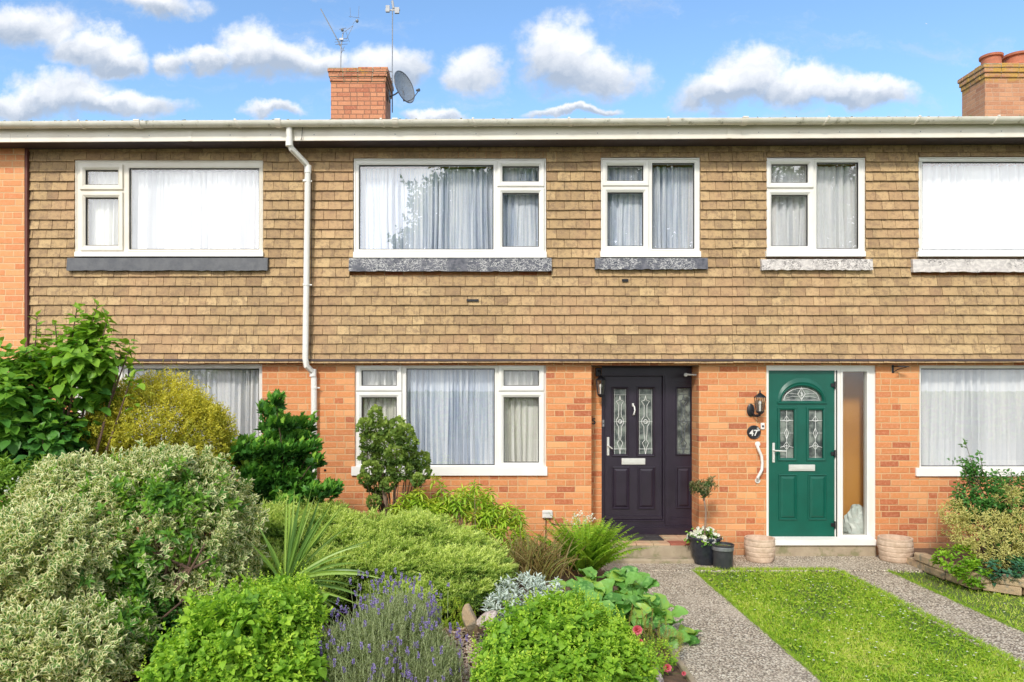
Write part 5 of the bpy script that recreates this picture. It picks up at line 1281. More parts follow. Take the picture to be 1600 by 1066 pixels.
# --- 10, 12 lime mounds in the foreground
def mound(lobes, n, base, label, rgk):
    s_ = plant('marjoram_mound', base, label, 'herb mound', 'lime green leafy mounds in the foreground'); f = Fol(); P, N = surf(lobes, n, rg, .26, 6.5, inset=.25, inner=.7)
    A_ = nrmz(N*.55+np.array([0, -.05, .85])); rn0 = np.clip(rg.normal(.45, .25, len(P)), 0, 1); big = rg.random(len(P)) < .42
    shoots(f, P[~big], A_[~big], rg, 9, .10, .036, .62, 'broad', 85, 30, rn=rn0[~big], jit=.3, rnspread=.5)
    shoots(f, P[big]-N[big]*.02, A_[big], rg, 7, .09, .078, .66, 'broad', 90, 45, rn=rn0[big]*.6, jit=.35, rnspread=.3)
    hi_ = P[rg.random(len(P)) < .14]; shoots(f, hi_+rg.uniform(.02, .10, (len(hi_), 1))*np.array([0, 0, 1.]), np.tile([[0, 0, 1.]], (len(hi_), 1)), rg, 12, .10, .020, .6, 'broad', 75, 25, rn=np.full(len(hi_), .85), jit=.2)
    f.build('foliage', M['l_mint'], s_); Pb, _ = surf(lobes, 40, rg, 0, inset=.3); stems(s_, base, list(Pb), .005, M['l_revert'], rg, spread=.2)
b = Wp(385, 1066, 4.4); b[2] = .08
mound([lobe(375, 1010, 4.45, 105, 95, .42), lobe(445, 960, 4.55, 62, 48, .28), lobe(320, 1040, 4.3, 80, 80, .35), lobe(450, 1050, 4.4, 62, 70, .3), lobe(440, 925, 4.9, 60, 25, .2)], 1900, b, 'lime green leafy mound at the bottom, between the variegated shrub and the lavender', 1)
b = Wp(880, 1066, 4.8); b[2] = .08
mound([lobe(860, 1010, 4.85, 98, 78, .40), lobe(800, 1045, 4.6, 62, 52, .32), lobe(935, 1030, 4.8, 66, 52, .32), lobe(890, 955, 5.1, 62, 24, .25), lobe(950, 985, 5.0, 35, 26, .15), lobe(985, 1045, 4.8, 42, 45, .2)], 1900, b, 'lime green leafy mound at the bottom, right of the lavender beside the path', 2)
# dark leaves under mound 1
b = Wp(290, 990, 4.9); b[2] = .08
sh = plant('low_shrub', b, 'dark green broad leaves in shade between the variegated shrub and left lime mound', 'shrub')
f = Fol(); P, N = surf([lobe(262, 965, 5.0, 42, 45, .3), lobe(235, 920, 5.0, 40, 50, .3), lobe(265, 1030, 4.7, 38, 50, .25)], 260, rg, .15, inset=.3); shoots(f, P, nrmz(N*.6+[0, 0, .5]), rg, 7, .1, .065, .55, 'broad', 85, 35, rnspread=.5)
f.build('foliage', M['l_holly'], sh); stems(sh, b, list(P[::14]), .005, M['bark'], rg, spread=.06)

# --- 11 lavender
b = Wp(620, 1066, 4.75); b[2] = .08
sh = plant('lavender', b, 'grey green lavender full of purple flower spikes at the bottom centre', 'lavender')
lob = [lobe(610, 1010, 4.8, 85, 85, .4), lobe(560, 1040, 4.6, 70, 75, .35), lobe(665, 1040, 4.7, 60, 60, .3), lobe(630, 960, 5.1, 60, 35, .25), lobe(520, 1030, 4.6, 40, 60, .2)]
f = Fol(); P, N = surf(lob, 3000, rg, .08, inset=.3); A_ = nrmz(N*.45+np.array([0, -.05, 1.]))
shoots(f, P, A_, rg, 14, .17, .040, .13, 'small', 48, 14, jit=.24)
f.build('foliage', M['l_lav'], sh)
# spikes: upright, thin stem + a whorled head
fs_ = Fol(); st_ = MB(); Ph, Nh = surf(lob, 250, rg, .08, inset=.2)
ex = [Wp(a, c_, 5.0) for a, c_ in ((628, 905), (634, 912), (620, 915), (648, 912), (655, 908), (612, 910), (600, 905), (672, 915), (590, 920), (640, 920), (566, 905), (575, 903), (560, 900), (588, 898), (548, 915), (700, 918), (660, 925), (615, 925), (605, 930), (682, 930), (500, 980), (515, 1000), (530, 1010), (508, 1040), (495, 1055))]
Ph = np.concatenate([Ph+nrmz(Nh*.3+[0, 0, 1.])*rg.uniform(.02, .10, (len(Ph), 1)), np.array(ex)])
for p in Ph:
    a = nrmz(np.array([rg.normal(0, .14), rg.normal(0, .12), 1.])); hl = rg.uniform(.028, .05); st_.tube([p-a*.2, p-a*.02], [.0018, .0015], 4, r=.5)
    k = 30; tt = rg.random(k); ph = rg.random(k)*6.28; rad = np.stack([np.cos(ph), np.sin(ph), np.zeros(k)], -1)
    fs_.add('small', p+a*(tt*hl)[:, None]+rad*.002, rad+a*.8, rg.normal(0, 1, (k, 3)), .010, .008, np.clip(rg.normal(.5, .3, k), 0, 1))
fs_.build('flower_spikes', M['f_lav'], sh); st_.build('stems', M['l_lav'], sh)

# --- 13 silver plant
b = Wp(825, 950, 6.0); b[2] = .08
sh = plant('lambs_ear', b, 'silver white felted plant between the juniper and the bergenia', 'plant')
f = Fol(); P, N = surf([lobe(820, 925, 5.85, 45, 22, .25), lobe(790, 948, 5.7, 36, 18, .2), lobe(850, 918, 5.9, 26, 16, .2)], 120, rg, .15, inset=.2); shoots(f, P, nrmz(N*.3+[0, 0, 1.]), rg, 8, .06, .075, .30, 'long', 70, 15, jit=.3)
f.build('foliage', M['l_stachys'], sh)

# --- 14 bergenia
b = Wp(985, 990, 5.85); b[2] = .04
sh = plant('bergenia', b, 'bergenia with large round glossy leaves spilling onto the left path', 'plant')
f = Fol(); cs = []
for (px_, py_, d_) in [(900, 905, 6.1), (925, 893, 6.2), (895, 925, 5.9), (915, 915, 6), (945, 912, 6.1), (960, 892, 6.3), (978, 888, 6.3), (988, 908, 6.2), (968, 925, 6), (935, 938, 5.8), (955, 945, 5.8), (985, 930, 6), (1005, 920, 6.1), (1003, 895, 6.3), (1015, 925, 6.1), (995, 945, 5.9), (1022, 940, 6), (970, 955, 5.8), (1035, 935, 6.1), (1040, 955, 6), (1052, 960, 6), (1020, 962, 5.9), (1068, 975, 6.0), (1082, 985, 6), (1060, 985, 5.9), (1048, 998, 5.8), (1040, 980, 5.8), (1075, 992, 5.9), (940, 955, 5.7), (915, 940, 5.8), (975, 905, 6.2), (1000, 965, 5.8), (880, 935, 5.9), (1030, 948, 6), (960, 968, 5.7), (1012, 905, 6.2), (1055, 945, 6.1), (925, 925, 5.9)]:
    for rep in range(4 if px_ < 1000 else (2 if px_ < 1045 else 1)):
        p = Wp(min(px_+rg.normal(0, 5)*rep, 1078), py_+14+rg.normal(0, 4)*rep, d_+.02+.03*rep); az_ = rg.uniform(0, 6.28)
        out = np.array([(px_-985)/110.+.7*math.cos(az_), -.15+.7*math.sin(az_), rg.uniform(.35, 1.1)]); cs.append(p)
        nrm = np.array([-out[0]*.6+rg.normal(0, .3), -.5+rg.normal(0, .3), 1.0]); s_ = rg.uniform(.12, .185); f.add('paddle', p[None]-nrmz(out)*s_*.3, out[None], nrm[None], s_, s_*rg.uniform(.85, 1.05))
f.build('leaves', M['l_berg'], sh); stems(sh, b, cs, .007, M['l_fern'], rg, spread=.12)

# --- 15 fern with white flowers
def fern(name, base, fronds, label, mat, lw=.055):
    s_ = plant(name, base, label, 'fern'); f = Fol(); st = MB()
    for (ax_, az_, ln, arch_) in fronds:
        d0 = nrmz(np.array([math.sin(ax_)*math.cos(az_), math.sin(ax_)*math.sin(az_), math.cos(ax_)])); k = 18; pts = []
        outw = nrmz(np.array([d0[0], d0[1], 0])+1e-6)
        for i in range(k+1): t = i/k; pts.append(np.array(base)+d0*ln*t+outw*arch_*t*t*ln+np.array([0, 0, -arch_*t**2.4*ln]))
        pts = np.array(pts); st.tube(pts[::3], [.004*(1-.12*i) for i in range(len(pts[::3]))], 4)
        T_ = np.gradient(pts, axis=0); T_ = nrmz(T_); sd = nrmz(np.cross(T_, [0, 0, 1.])); up = np.cross(sd, T_)
        for sg in (-1, 1):
            for sub in (0, .5):
                pp = pts[2:-1]+T_[2:-1]*(ln/k*sub); tt = (np.arange(2, k)+sub)/k; wl = lw*np.sin(np.pi*np.clip(tt*.9+.12, 0, 1))+.012
                f.add('long', pp, sd[2:-1]*sg+T_[2:-1]*.45+rg.normal(0, .1, pp.shape), up[2:-1]+rg.normal(0, .2, pp.shape), wl*1.4, wl*.32, np.clip(.3+.5*tt+rg.normal(0, .1, len(tt)), 0, 1))
    f.build('fronds', mat, s_); st.build('stalks', mat, s_); return s_
b = Wp(915, 912, 7.75); b[2] = .06
fr_ = [(rg.uniform(.05, .8), rg.uniform(0, 6.28), rg.uniform(.5, .86), rg.uniform(.10, .28)) for _ in range(105)]
fern('fern', b, fr_, 'bright green fern at the left of the doorstep below the white flowers', M['l_fern'], .05)
b2 = Wp(908, 912, 8.0); b2[2] = .06
sh = plant('white_flowers', b2, 'cluster of small white flowers above the fern beside the porch', 'flowers')
f = Fol()
pts_ = [Wp(a, c_, 8.0) for a, c_ in ((898, 808), (905, 803), (913, 806), (921, 810), (915, 815), (903, 814), (926, 806), (893, 818))]
for p in pts_:
    pp = p[None]+rg.normal(0, .018, (16, 3)); f.add('petal', pp, rg.normal(0, 1, (16, 3))+[0, -.8, .5], rg.normal(0, 1, (16, 3)), .02, .018)
f.build('petals', M['p_white'], sh); stems(sh, b2, pts_, .003, M['l_fern'], rg, spread=.03)

# --- 16 withered strap-leaved clump
b = Wp(830, 905, 7.5); b[2] = .08
sh = plant('strap_leaved_clump', b, 'withered brown and green strappy clump between the juniper and the fern', 'plant')
mb = MB()
for i in range(320):
    p0 = b+np.array([rg.normal(0, .16), rg.normal(0, .10), rg.uniform(0, .1)]); a = rg.uniform(0, 6.28); ln = rg.uniform(.25, .55); e_ = rg.uniform(.3, 1.1)
    strap(mb, p0, p0+np.array([math.cos(a)*ln*math.sin(e_), math.sin(a)*ln*.7*math.sin(e_), ln*math.cos(e_)]), .06, rg.uniform(.004, .008), rg.random(), 5)
mb.build('leaves', M['l_brown'], sh, smooth=True)

# --- 17 heather-like spikes, 18 pink roses, low greens
b = Wp(1015, 1000, 5.5); b[2] = .04
sh = plant('heather', b, 'yellow green spiky heather in front of the bergenia beside the path', 'plant')
f = Fol(); tips_ = [Wp(a, c_, 5.45) for a, c_ in ((988, 945), (1002, 950), (1020, 952), (1040, 965), (1010, 960), (996, 965), (1030, 970), (1046, 985), (1015, 975), (984, 965), (1022, 990), (1035, 995))]
for p in tips_:
    P1 = np.repeat(p[None], 1, 0); shoots(f, P1, np.array([[rg.normal(.08, .15), -.05, 1.]]), rg, 90, .17, .017, .35, 'small', 75, 35, rn=np.array([rg.random()]), jit=.03)
P, N = surf([lobe(1030, 1000, 5.5, 38, 22, .15)], 150, rg, .1); shoots(f, P, nrmz(N*.5+[0, 0, 1]), rg, 16, .07, .014, .3, 'small', 70, 30)
f.build('foliage', M['l_heather'], sh); stems(sh, b, tips_, .004, M['bark'], rg, spread=.05)
b = Wp(1000, 1040, 5.3); b[2] = .04
sh = plant('rose', b, 'low pink flowered plant at the right of the lime mound beside the path', 'flowers')
f = Fol(); P, N = surf([lobe(1000, 1030, 5.2, 42, 28, .2), lobe(1030, 1020, 5.35, 28, 22, .15)], 150, rg, .15, inset=.2); shoots(f, P, nrmz(N*.4+[0, 0, 1]), rg, 8, .06, .03, .5, 'broad', 80, 30)
f.build('foliage', M['l_mint'], sh)
f = Fol(); rp = []
for (a, c_, s_) in ((995, 984, 1.7), (978, 1002, 1.4), (1000, 1002, .9), (996, 1016, .8), (988, 1012, .6), (1042, 1043, 1.5), (1068, 1052, .8)):
    p = Wp(a, c_, 4.92 if a < 1030 else 5.2); rp.append(p)
    for lay in range(3):
        k = 8-lay; an = np.arange(k)*2*math.pi/k+lay; el_ = .5+.4*lay; D = np.stack([np.cos(an)*math.cos(el_), -np.ones(k)*math.sin(el_)*.8, np.sin(an)*math.cos(el_)+.25*math.sin(el_)], -1)
        f.add('petal', np.repeat(p[None], k, 0), D, np.tile([[0, -1., .3]], (k, 1)), .024*s_, .022*s_, np.clip(rg.normal(.4+.1*lay, .15, k), 0, 1))
f.build('blooms', M['p_pink'], sh); stems(sh, b, rp, .003, M['l_revert'], rg, spread=.03)
# sedum by the rocks and edge greens
b = Wp(700, 975, 5.9); b[2] = .06
sh = plant('sedum', b, 'yellow green low sedum patch between the lavender and the buff rock', 'plant')
f = Fol(); P, N = surf([lobe(705, 955, 5.8, 34, 18, .2), lobe(680, 962, 5.8, 22, 16, .16)], 420, rg, .12, zmin=.02); shoots(f, P, nrmz(N*.4+[0, 0, 1]), rg, 12, .04, .014, .45, 'small', 75, 30); f.build('foliage', M['l_pieris'], sh)
# rocks
def rock(c, r, seed, label, mat='sandstone', rot=0, sharp=1.):
    rr = random.Random(seed); mbm = MB(); n, m = 14, 9; v = []
    pl = [(Vector((rr.uniform(-1, 1), rr.uniform(-1, 1), rr.uniform(-1, 1))).normalized(), rr.uniform(.62, .9)) for _ in range(9)]
    for j in range(m+1):
        for i in range(n):
            a = 2*math.pi*i/n; th_ = math.pi*j/m; u = Vector((math.sin(th_)*math.cos(a), math.sin(th_)*math.sin(a), math.cos(th_))); q = 1.
            for nn_, dd in pl:
                k = u.dot(nn_)
                if k > 1e-3: q = min(q, dd/k)
            u = u*q; ca, sa = math.cos(rot), math.sin(rot); x_, z_ = u.x*r[0], u.z*r[2]
            v.append((c[0]+x_*ca-z_*sa, c[1]+u.y*r[1], c[2]+x_*sa+z_*ca))
    f_ = [(j*n+i, (j+1)*n+i, (j+1)*n+(i+1) % n, j*n+(i+1) % n) for j in range(m) for i in range(n)]
    return mbm.add(v, f_).build('rock', M[mat], top=(label, 'rock', None))
M['rock_pink'] = pm('pink_grey_flint', (.50, .38, .32), (.66, .58, .52), 25, .7, bmp=.6, bscale=60, c3=(.20, .16, .14), s3=30)
rock(Wp(735, 968, 5.5), (.06, .07, .12), 3, 'upright buff rock at the edge of the gravel beside the sedum', rot=.25)
rock(Wp(762, 968, 5.45), (.10, .08, .05), 8, 'tilted pinkish rock slab below the silver plant', 'rock_pink', .5)
rock(Wp(1022, 1056, 5.1), (.08, .09, .06), 5, 'grey pink rock at the bottom edge beside the path', 'rock_pink', -.4)
# gravel patch (uncountable pebbles) on the bed
k = 2600; xx = rg.normal(0, .5, k); gx_ = np.array([Wp(720, 1000, 5.6)[0]+.0])+rg.uniform(-.32, .22, k); gy_ = rg.uniform(-4.3, -3.0, k)
gv = MB(); rr = random.Random(2)
for i in range(k):
    s_ = rr.uniform(.008, .020); c_ = (gx_[i], gy_[i], .10+rr.uniform(-.01, .015)); a = rr.random()*3; q = [rr.uniform(.6, 1.1) for _ in range(6)]
    v = [(c_[0]+s_*q[0], c_[1], c_[2]), (c_[0]-s_*q[1], c_[1], c_[2]), (c_[0], c_[1]+s_*q[2], c_[2]), (c_[0], c_[1]-s_*q[3], c_[2]), (c_[0], c_[1], c_[2]+s_*.7*q[4]), (c_[0], c_[1], c_[2]-s_*.5)]
    gv.add(v, [(0, 2, 4), (2, 1, 4), (1, 3, 4), (3, 0, 4), (2, 0, 5), (1, 2, 5), (3, 1, 5), (0, 3, 5)], 0, rr.random())
def gravmat():
    m_, t, b_, _ = newmat('pink_buff_gravel'); a = t.new('ShaderNodeAttribute', attribute_name='rnd').outputs['Fac']
    t.put(b_.inputs['Base Color'], t.ramp(a, [(0, (.30, .18, .12)), (.3, (.55, .38, .27)), (.6, (.68, .52, .40)), (.85, (.75, .66, .55)), (1, (.42, .30, .24))])); b_.inputs['Roughness'].default_value = .8; return m_
tag(gv.build('gravel', gravmat(), top=('pinkish buff gravel patch between the lavender and the right lime mound', 'gravel')), kind='stuff')

# --- lawn grass and daisies
f = Fol()
def turf(n, x0, x1, y0, y1, worn):
    x = rg.uniform(x0, x1, n); y = y1-(y1-y0)*rg.random(n)**.8; P = np.stack([x, y, np.full(n, -.02)], -1)
    pn = np.sin(x*2.3+y*1.7)+np.sin(x*5.1-y*3.3+1)+.6*np.sin(x*11+y*7); keep = rg.random(n) < np.clip(.72+.28*pn, .3, 1)
    P = P[keep]; pn = pn[keep]; D = np.stack([rg.normal(0, .55, len(P)), rg.normal(0, .55, len(P)), np.full(len(P), .75)], -1); l = rg.uniform(.022, .055, len(P))
    f.add('needle', P, D, rg.normal(0, 1, D.shape)+[0, -.6, .4], l, rg.uniform(.006, .011, len(P)), np.clip(.45+.15*pn*np.clip(-y[keep]/3, .5, 1)+rg.normal(0, .25, len(P)), 0, 1))
turf(95000, 2.385, 4.02, -6.6, -.70, 1); turf(26000, 4.55, 7.5, -5, -.72, 1); turf(9000, 2.39, 9, -9.5, -6.6, 1)
# broad leaved weeds and ragged tufts spilling over the second path
n = 4200; x = rg.uniform(2.4, 4.0, n); y = rg.uniform(-6.5, -.75, n); P = np.stack([x, y, np.full(n, .0)], -1)
an = rg.random(n)*6.28; f.add('broad', P, np.stack([np.cos(an), np.sin(an), np.full(n, .35)], -1), np.tile([[0, 0, 1.]], (n, 1)), rg.uniform(.025, .055, n), rg.uniform(.012, .024, n), np.clip(rg.normal(.45, .2, n), 0, 1))
for sgn, x0 in ((1, 3.96), (-1, 4.57), (-1, 2.41)):
    n = 5200; x = x0+sgn*np.abs(rg.normal(0, .035 if sgn > 0 else .018, n)); y = rg.uniform(-6.8, -.72, n); P = np.stack([x, y, np.full(n, -.012)], -1)
    D = np.stack([sgn*np.abs(rg.normal(.5, .4, n)), rg.normal(0, .5, n), np.full(n, .5)], -1); f.add('needle', P, D, rg.normal(0, 1, D.shape)+[0, -.5, .4], rg.uniform(.025, .06, n), .006, np.clip(rg.normal(.35, .2, n), 0, 1))
n = 3000; x = rg.uniform(2.4, 3.96, n); y = -.735+np.abs(rg.normal(0, .03, n)); P = np.stack([x, y, np.full(n, -.012)], -1)
f.add('needle', P, np.stack([rg.normal(0, .5, n), rg.uniform(-.2, .6, n), np.full(n, .8)], -1), rg.normal(0, 1, (n, 3)), rg.uniform(.03, .065, n), .006)
tag(f.build('lawn_grass', M['l_grass'], smooth=False), 'short green grass of the front lawns beside the paths', 'grass', None, 'stuff')
dz_ = Fol()
for i in range(230):
    if i < 190: x, y = rg.uniform(2.45, 3.95), rg.uniform(-5.2, -.9)
    else: x, y = rg.uniform(4.65, 6.2), rg.uniform(-3.5, -1.0)
    k = 9; an = np.arange(k)*6.283/k; p = np.array([x, y, rg.uniform(.015, .035)]); D = np.stack([np.cos(an), np.sin(an), np.full(k, .25)], -1)
    dz_.add('petal', np.repeat(p[None], k, 0), D, np.tile([[0, 0, 1.]], (k, 1)), .010, .006)
tag(dz_.build('daisies', M['p_white'], smooth=False), 'tiny white daisies scattered over the lawns', 'daisies', None, 'stuff')

# ---------------------------------------------------------------- pots by the wall
def pot(c, R0, Hh, mat, label, band=False):
    t = empty('plant_pot', c, label, 'plant pot'); pr = [(R0*.62, 0), (R0*.66, .01), (R0*.80, Hh*.3), (R0*.93, Hh*.65), (R0*.98, Hh*.88), (R0*1.06, Hh*.90), (R0*1.08, Hh*.96), (R0*1.04, Hh), (R0*.95, Hh), (R0*.93, Hh*.86)]
    if band: pr = [(R0*.86, 0), (R0*.88, .01), (R0*.90, .03), (R0*.94, Hh*.72), (R0*.99, Hh*.74), (R0*1.0, Hh*.95), (R0*1.05, Hh*.96), (R0*1.05, Hh), (R0*.94, Hh), (R0*.92, Hh*.88)]
    MB().lathe(c, pr, 36).build('body', mat, t, smooth=True); MB().lathe((c[0], c[1], c[2]+Hh*.84), [(R0*.9, 0), (R0*.91, .012), (R0*.5, .02)], 24).build('compost', M['soil'], t); return t
yp_ = -.42; R0 = 24.5/F*(9+yp_); cpx = X(1101, yp_); Hh = (875-832)/F*(9+yp_)
t = pot((cpx, yp_, .006), R0, Hh, M['gloss_black'], 'large glossy black pot holding the standard bay and white flowers')
sd_ = plant('standard_bay', (cpx, yp_, Hh*.85), 'little lollipop bay tree on a thin stem in the large black pot', 'potted tree')
stt = [np.array((cpx, yp_, Hh*.84)), np.array((X(1103, yp_), yp_, Z(800, yp_))), np.array((X(1100, yp_), yp_, Z(778, yp_)))]
MB().tube(stt, [.014, .011, .010], 8).build('trunk', M['bark_pale'], sd_, smooth=True)
f = Fol(); P, N = surf([lobe(1098, 762, 8.58, 17, 15, .12), lobe(1108, 756, 8.58, 10, 10, .09), lobe(1088, 760, 8.58, 10, 9, .09)], 95, rg, .3, inset=.6, back=1); shoots(f, P, N+[0, 0, .3], rg, 7, .04, .048, .36, 'long', 80, 30, jit=.4)
f.build('crown', M['l_bay'], sd_); stems(sd_, stt[2], list(P[::6]), .004, M['bark'], rg, 'branches', spread=.003)
fw = plant('white_pansies', (cpx, yp_, Hh*.86), 'white bedding flowers filling the top of the large black pot', 'flowers')
f = Fol(); f2 = Fol()
for i in range(60):
    a, q = rg.random()*6.28, math.sqrt(rg.random())*R0*1.05; p = np.array([cpx+q*math.cos(a), yp_+q*math.sin(a), Hh*.93+.10*(1-(q/R0)**2)+rg.uniform(-.01, .03)])
    k = 5; an = np.arange(k)*6.283/k+rg.random(); D = np.stack([np.cos(an), np.full(k, -.25), np.sin(an)], -1); f.add('petal', np.repeat(p[None], k, 0), D, np.tile([[rg.normal(0, .3), -1., .5]], (k, 1)), .024, .024)
    f2.add('broad', p[None]+rg.normal(0, .02, (6, 3))-[0, 0, .03], rg.normal(0, 1, (6, 3)), rg.normal(0, 1, (6, 3))+[0, 0, 1], .035, .02)
f.build('petals', M['p_white'], fw); f2.build('leaves', M['l_revert'], fw)
yq = -.62; R1_ = 16.5/F*(9+yq); c2 = X(1129.5, yq); H2 = (886-849)/F*(9+yq)
t = pot((c2, yq, .006), R1_, H2, M['dull_black'], 'small black pot with a patterned band in front of the large black pot', True)
MB().lathe((c2, yq, H2*.76+.006), [(R1_*1.005, 0), (R1_*1.02, .005), (R1_*1.02, H2*.14), (R1_*1.005, H2*.15)], 36, 0, lambda a, z: 1+.01*math.sin(a*40)).build('patterned_band', M['wire'], t)
hs = plant('houseleek', (c2, yq, H2*.86), 'low yellow green succulent in the small black pot', 'plant')
f = Fol(); k = 60; a = rg.random(k)*6.28; q = np.sqrt(rg.random(k))*R1_*.8; P = np.stack([c2+q*np.cos(a), yq+q*np.sin(a), np.full(k, H2*.93)], -1); shoots(f, P, np.tile([[0, 0, 1.]], (k, 1)), rg, 9, .03, .02, .5, 'small', 75, 30); f.build('rosettes', M['l_choisya'], hs)
def stonepot(px, wpx, py0, py1, y, label):
    c = (X(px, y), y, .006); R_ = wpx/2/F*(9+y); hh = (py1-py0)/F*(9+y); t = empty('stone_pot', c, label, 'stone pot', 'pale stone pots by the green door'); pr = []
    n = 30
    for i in range(n+1):
        z = hh*i/n; pr.append((R_*(.74+.26*math.sin(math.pi*(.14+.50*i/n)))*(1-.035*max(0, math.cos(i/n*math.pi*9))**6), z))
    pr += [(R_*.86, hh), (R_*.84, hh*.8)]
    MB().lathe(c, pr, 44, 0, lambda a, z: 1+.018*math.sin(a*3+z*28)+.008*math.sin(a*11-z*60)).build('body', M['stone_pot'], t, smooth=True)
    MB().lathe((c[0], c[1], hh*.8), [(R_*.86, 0), (R_*.5, .01)], 24).build('compost', M['soil'], t)
stonepot(1187, 46, 841, 877, -.28, 'pale basket-textured stone pot at the left foot of the green door')
stonepot(1399, 50, 841, 877, -.27, 'pale basket-textured stone pot right of the green door below the bracket')

# ---------------------------------------------------------------- planter bed on the right
pw = MB(); path_ = [(4.98, -.42), (4.97, -1.05), (5.02, -1.45), (5.32, -1.70), (5.8, -1.78), (6.4, -1.72), (7.2, -1.5)]
rr = random.Random(12)
def along(pts, s_):
    for a, b_ in zip(pts, pts[1:]):
        l = math.hypot(b_[0]-a[0], b_[1]-a[1])
        if s_ <= l: t = s_/l; return (a[0]+(b_[0]-a[0])*t, a[1]+(b_[1]-a[1])*t), math.atan2(b_[1]-a[1], b_[0]-a[0])
        s_ -= l
    return pts[-1], 0
tot = sum(math.hypot(b_[0]-a[0], b_[1]-a[1]) for a, b_ in zip(path_, path_[1:]))
for crs in range(2):
    s_ = -.0+.17*crs
    while s_ < tot-.1:
        ln = rr.uniform(.30, .40); (cx_, cy_), an = along(path_, min(tot-.01, s_+ln/2)); h0 = .0+crs*.088; q = MB(); q.bbox(-ln/2+.004, ln/2-.004, -.065, .065, h0, h0+.084, .009)
        co, si = math.cos(an+rr.uniform(-.04, .04)), math.sin(an)
        co, si = math.cos(an), math.sin(an); j = rr.uniform(-.01, .01)
        pw.add([(cx_+a*co-(b_+j)*si+rr.uniform(-.003, .003), cy_+a*si+(b_+j)*co+rr.uniform(-.003, .003), c_+rr.uniform(-.004, .004)) for a, b_, c_ in q.v], q.f); s_ += ln
pw.build('planter_wall', M['sandstone'], top=('low curved edging wall of buff stone blocks round the right-hand bed', 'planter wall'))
sheet('soil_bed', [(5.05, -.05), (5.03, -1.05), (5.07, -1.4), (5.34, -1.63), (5.8, -1.71), (6.4, -1.66), (7.2, -1.44), (8.5, -1.3), (8.5, -.05)], .10, M['soil'])
b = np.array([5.75, -.95, .1])
sh = plant('rose_bush', b, 'dark green leafy bush rising in front of the far right downstairs window', 'shrub')
lob = [lobe(1540, 775, 8.0, 50, 38, .3), lobe(1585, 785, 8.0, 50, 45, .3), lobe(1515, 790, 8.0, 30, 28, .2), lobe(1590, 830, 7.9, 60, 60, .3), lobe(1520, 730, 8.0, 18, 18, .12), lobe(1640, 780, 8.0, 50, 60, .3)]
f = Fol(); P, N = surf(lob, 720, rg, .2, inset=.4); tp = np.array([Wp(a, c_, 7.9) for a, c_ in ((1508, 690), (1500, 715), (1530, 705), (1518, 740), (1490, 760), (1560, 735), (1580, 738), (1545, 740))])
P = np.concatenate([P, tp]); N = np.concatenate([N, np.tile([[0, 0, 1.]], (len(tp), 1))]); shoots(f, P, nrmz(N*.5+[0, -.1, .6]), rg, 7, .11, .062, .55, 'broad', 85, 40, jit=.35)
f.build('foliage', M['l_holly'], sh); stems(sh, b, list(P[::14])+list(tp), .008, M['bark'], rg, spread=.08)
b = np.array([5.45, -1.2, .1])
sh = plant('euonymus_shrub', b, 'yellow variegated shrub low in the stone edged bed at the right', 'shrub')
lob = [lobe(1540, 832, 7.7, 58, 36, .28), lobe(1490, 800, 7.75, 22, 20, .15), lobe(1585, 830, 7.7, 45, 42, .25), lobe(1555, 860, 7.6, 38, 26, .2), lobe(1575, 775, 7.8, 26, 16, .15)]
f = Fol(); P, N = surf(lob, 560, rg, .2, inset=.35); shoots(f, P, nrmz(N*.5+[0, -.1, .6]), rg, 8, .07, .052, .30, 'small', 80, 25, jit=.35)
f.build('foliage', M['l_cream'], sh); stems(sh, b, list(P[::20]), .007, M['bark'], rg, spread=.08)
b = np.array([5.2, -1.3, .1])
sh = plant('ground_cover_plant', b, 'fresh green low leaves at the left corner of the stone edged bed', 'plant')
f = Fol(); P, N = surf([lobe(1492, 872, 7.65, 30, 20, .2), lobe(1520, 893, 7.5, 26, 14, .15)], 90, rg, .15); shoots(f, P, nrmz(N*.5+[0, 0, 1]), rg, 6, .05, .06, .6, 'broad', 85, 45); f.build('foliage', M['l_fern'], sh)
b = np.array([5.6, -1.45, .1])
sh = plant('hosta', b, 'blue green low leaves under the yellow variegated shrub by the edging stones', 'plant')
f = Fol(); P, N = surf([lobe(1570, 888, 7.45, 42, 16, .2), lobe(1610, 885, 7.45, 30, 20, .2)], 90, rg, .15); shoots(f, P, nrmz(N*.5+[0, 0, 1]), rg, 6, .05, .065, .6, 'broad', 90, 50); f.build('foliage', M['l_hosta'], sh)

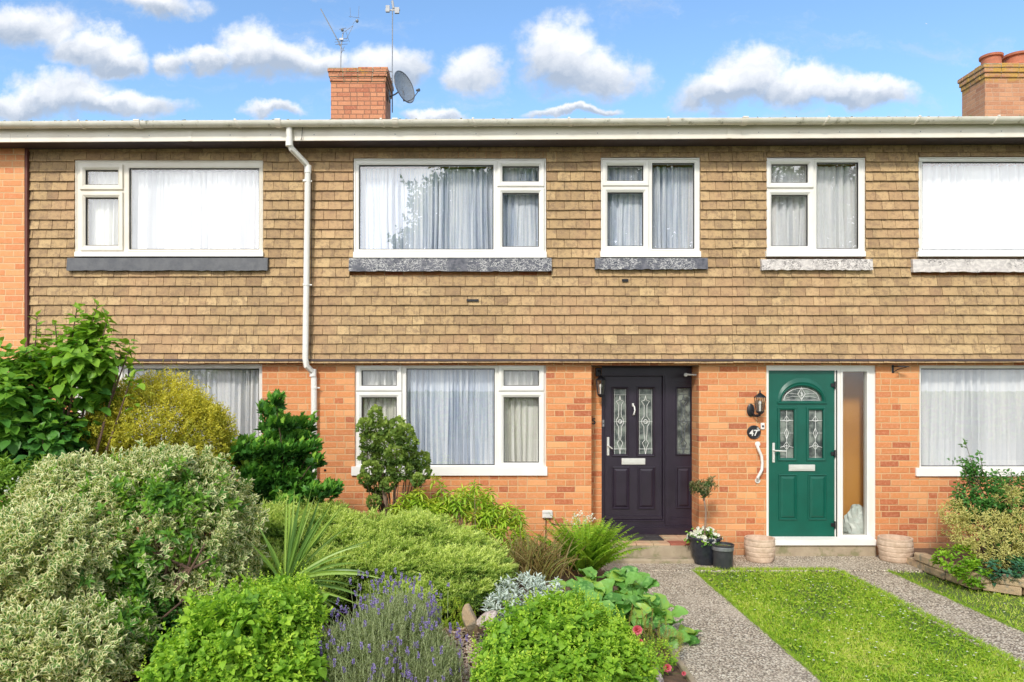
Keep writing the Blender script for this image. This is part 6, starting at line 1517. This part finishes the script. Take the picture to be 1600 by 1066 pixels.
# ---------------------------------------------------------------- across the road, seen only as reflections in the glass
tb = np.array([6.5, -27., -.05]); tr = plant('street_tree', tb, 'big leafy tree across the road, seen only reflected in the upstairs windows', 'tree')
lob = [(4.5, -26, 8.5, 5.2, 3, 3.6), (-1.2, -26, 7.8, 3.2, 2.5, 3.0), (11, -27, 8.2, 5, 3, 3.4), (7, -27, 11.6, 4.5, 2.6, 2.6), (2.0, -26.5, 11.0, 3.4, 2.4, 2.2), (14.5, -27, 7.4, 3, 2.5, 2.8), (-.4, -26, 10.0, 3.5, 2.4, 3.1), (16.2, -26.5, 10.6, 3.0, 2.4, 3.4), (11.5, -27, 11.5, 3.2, 2.4, 2.4)]
f = Fol(); L_ = np.array(lob); li = rg.choice(len(L_), 9500); u = nrmz(rg.normal(0, 1, (9500, 3))); q = rg.random(9500)**.35
P = L_[li, :3]+u*L_[li, 3:]*(q*(1+.12*np.sin(u[:, 0]*9+u[:, 2]*7)))[:, None]
shoots(f, P, u+[0, 0, .2], rg, 7, .6, .34, .55, 'broad', 80, 30, jit=.4); f.build('crown', M['l_revert'], tr)
MB().tube([tb, tb+[0, 0, 3], tb+[-.4, .1, 6], tb+[-.8, .3, 10]], [.42, .34, .25, .1], 10).build('trunk', M['bark'], tr, smooth=True); stems(tr, tb+[0, 0, 3.5], [l[:3] for l in lob], .16, M['bark'], rg, 'limbs', spread=.1)
hd = plant('hedge', (0, -20, -.05), 'clipped hedge across the road, seen only reflected in the downstairs glass', 'hedge')
f = Fol(); n = 15000; x = rg.uniform(-22, 26, n); sd = rg.random(n); P = np.stack([x, np.where(sd < .7, -19.6+rg.normal(0, .05, n), rg.uniform(-20.6, -19.6, n)), np.where(sd < .7, rg.uniform(0, 1.7, n), 1.7+rg.normal(0, .05, n))], -1)
f.add('broad', P, rg.normal(0, 1, (n, 3))+[0, .5, .5], rg.normal(0, 1, (n, 3))+[0, 1, .5], .16, .12); f.build('foliage', M['l_revert'], hd)
MB().box(-22, 26, -20.55, -19.72, 0, 1.6).build('inner_twigs', M['bark'], hd)
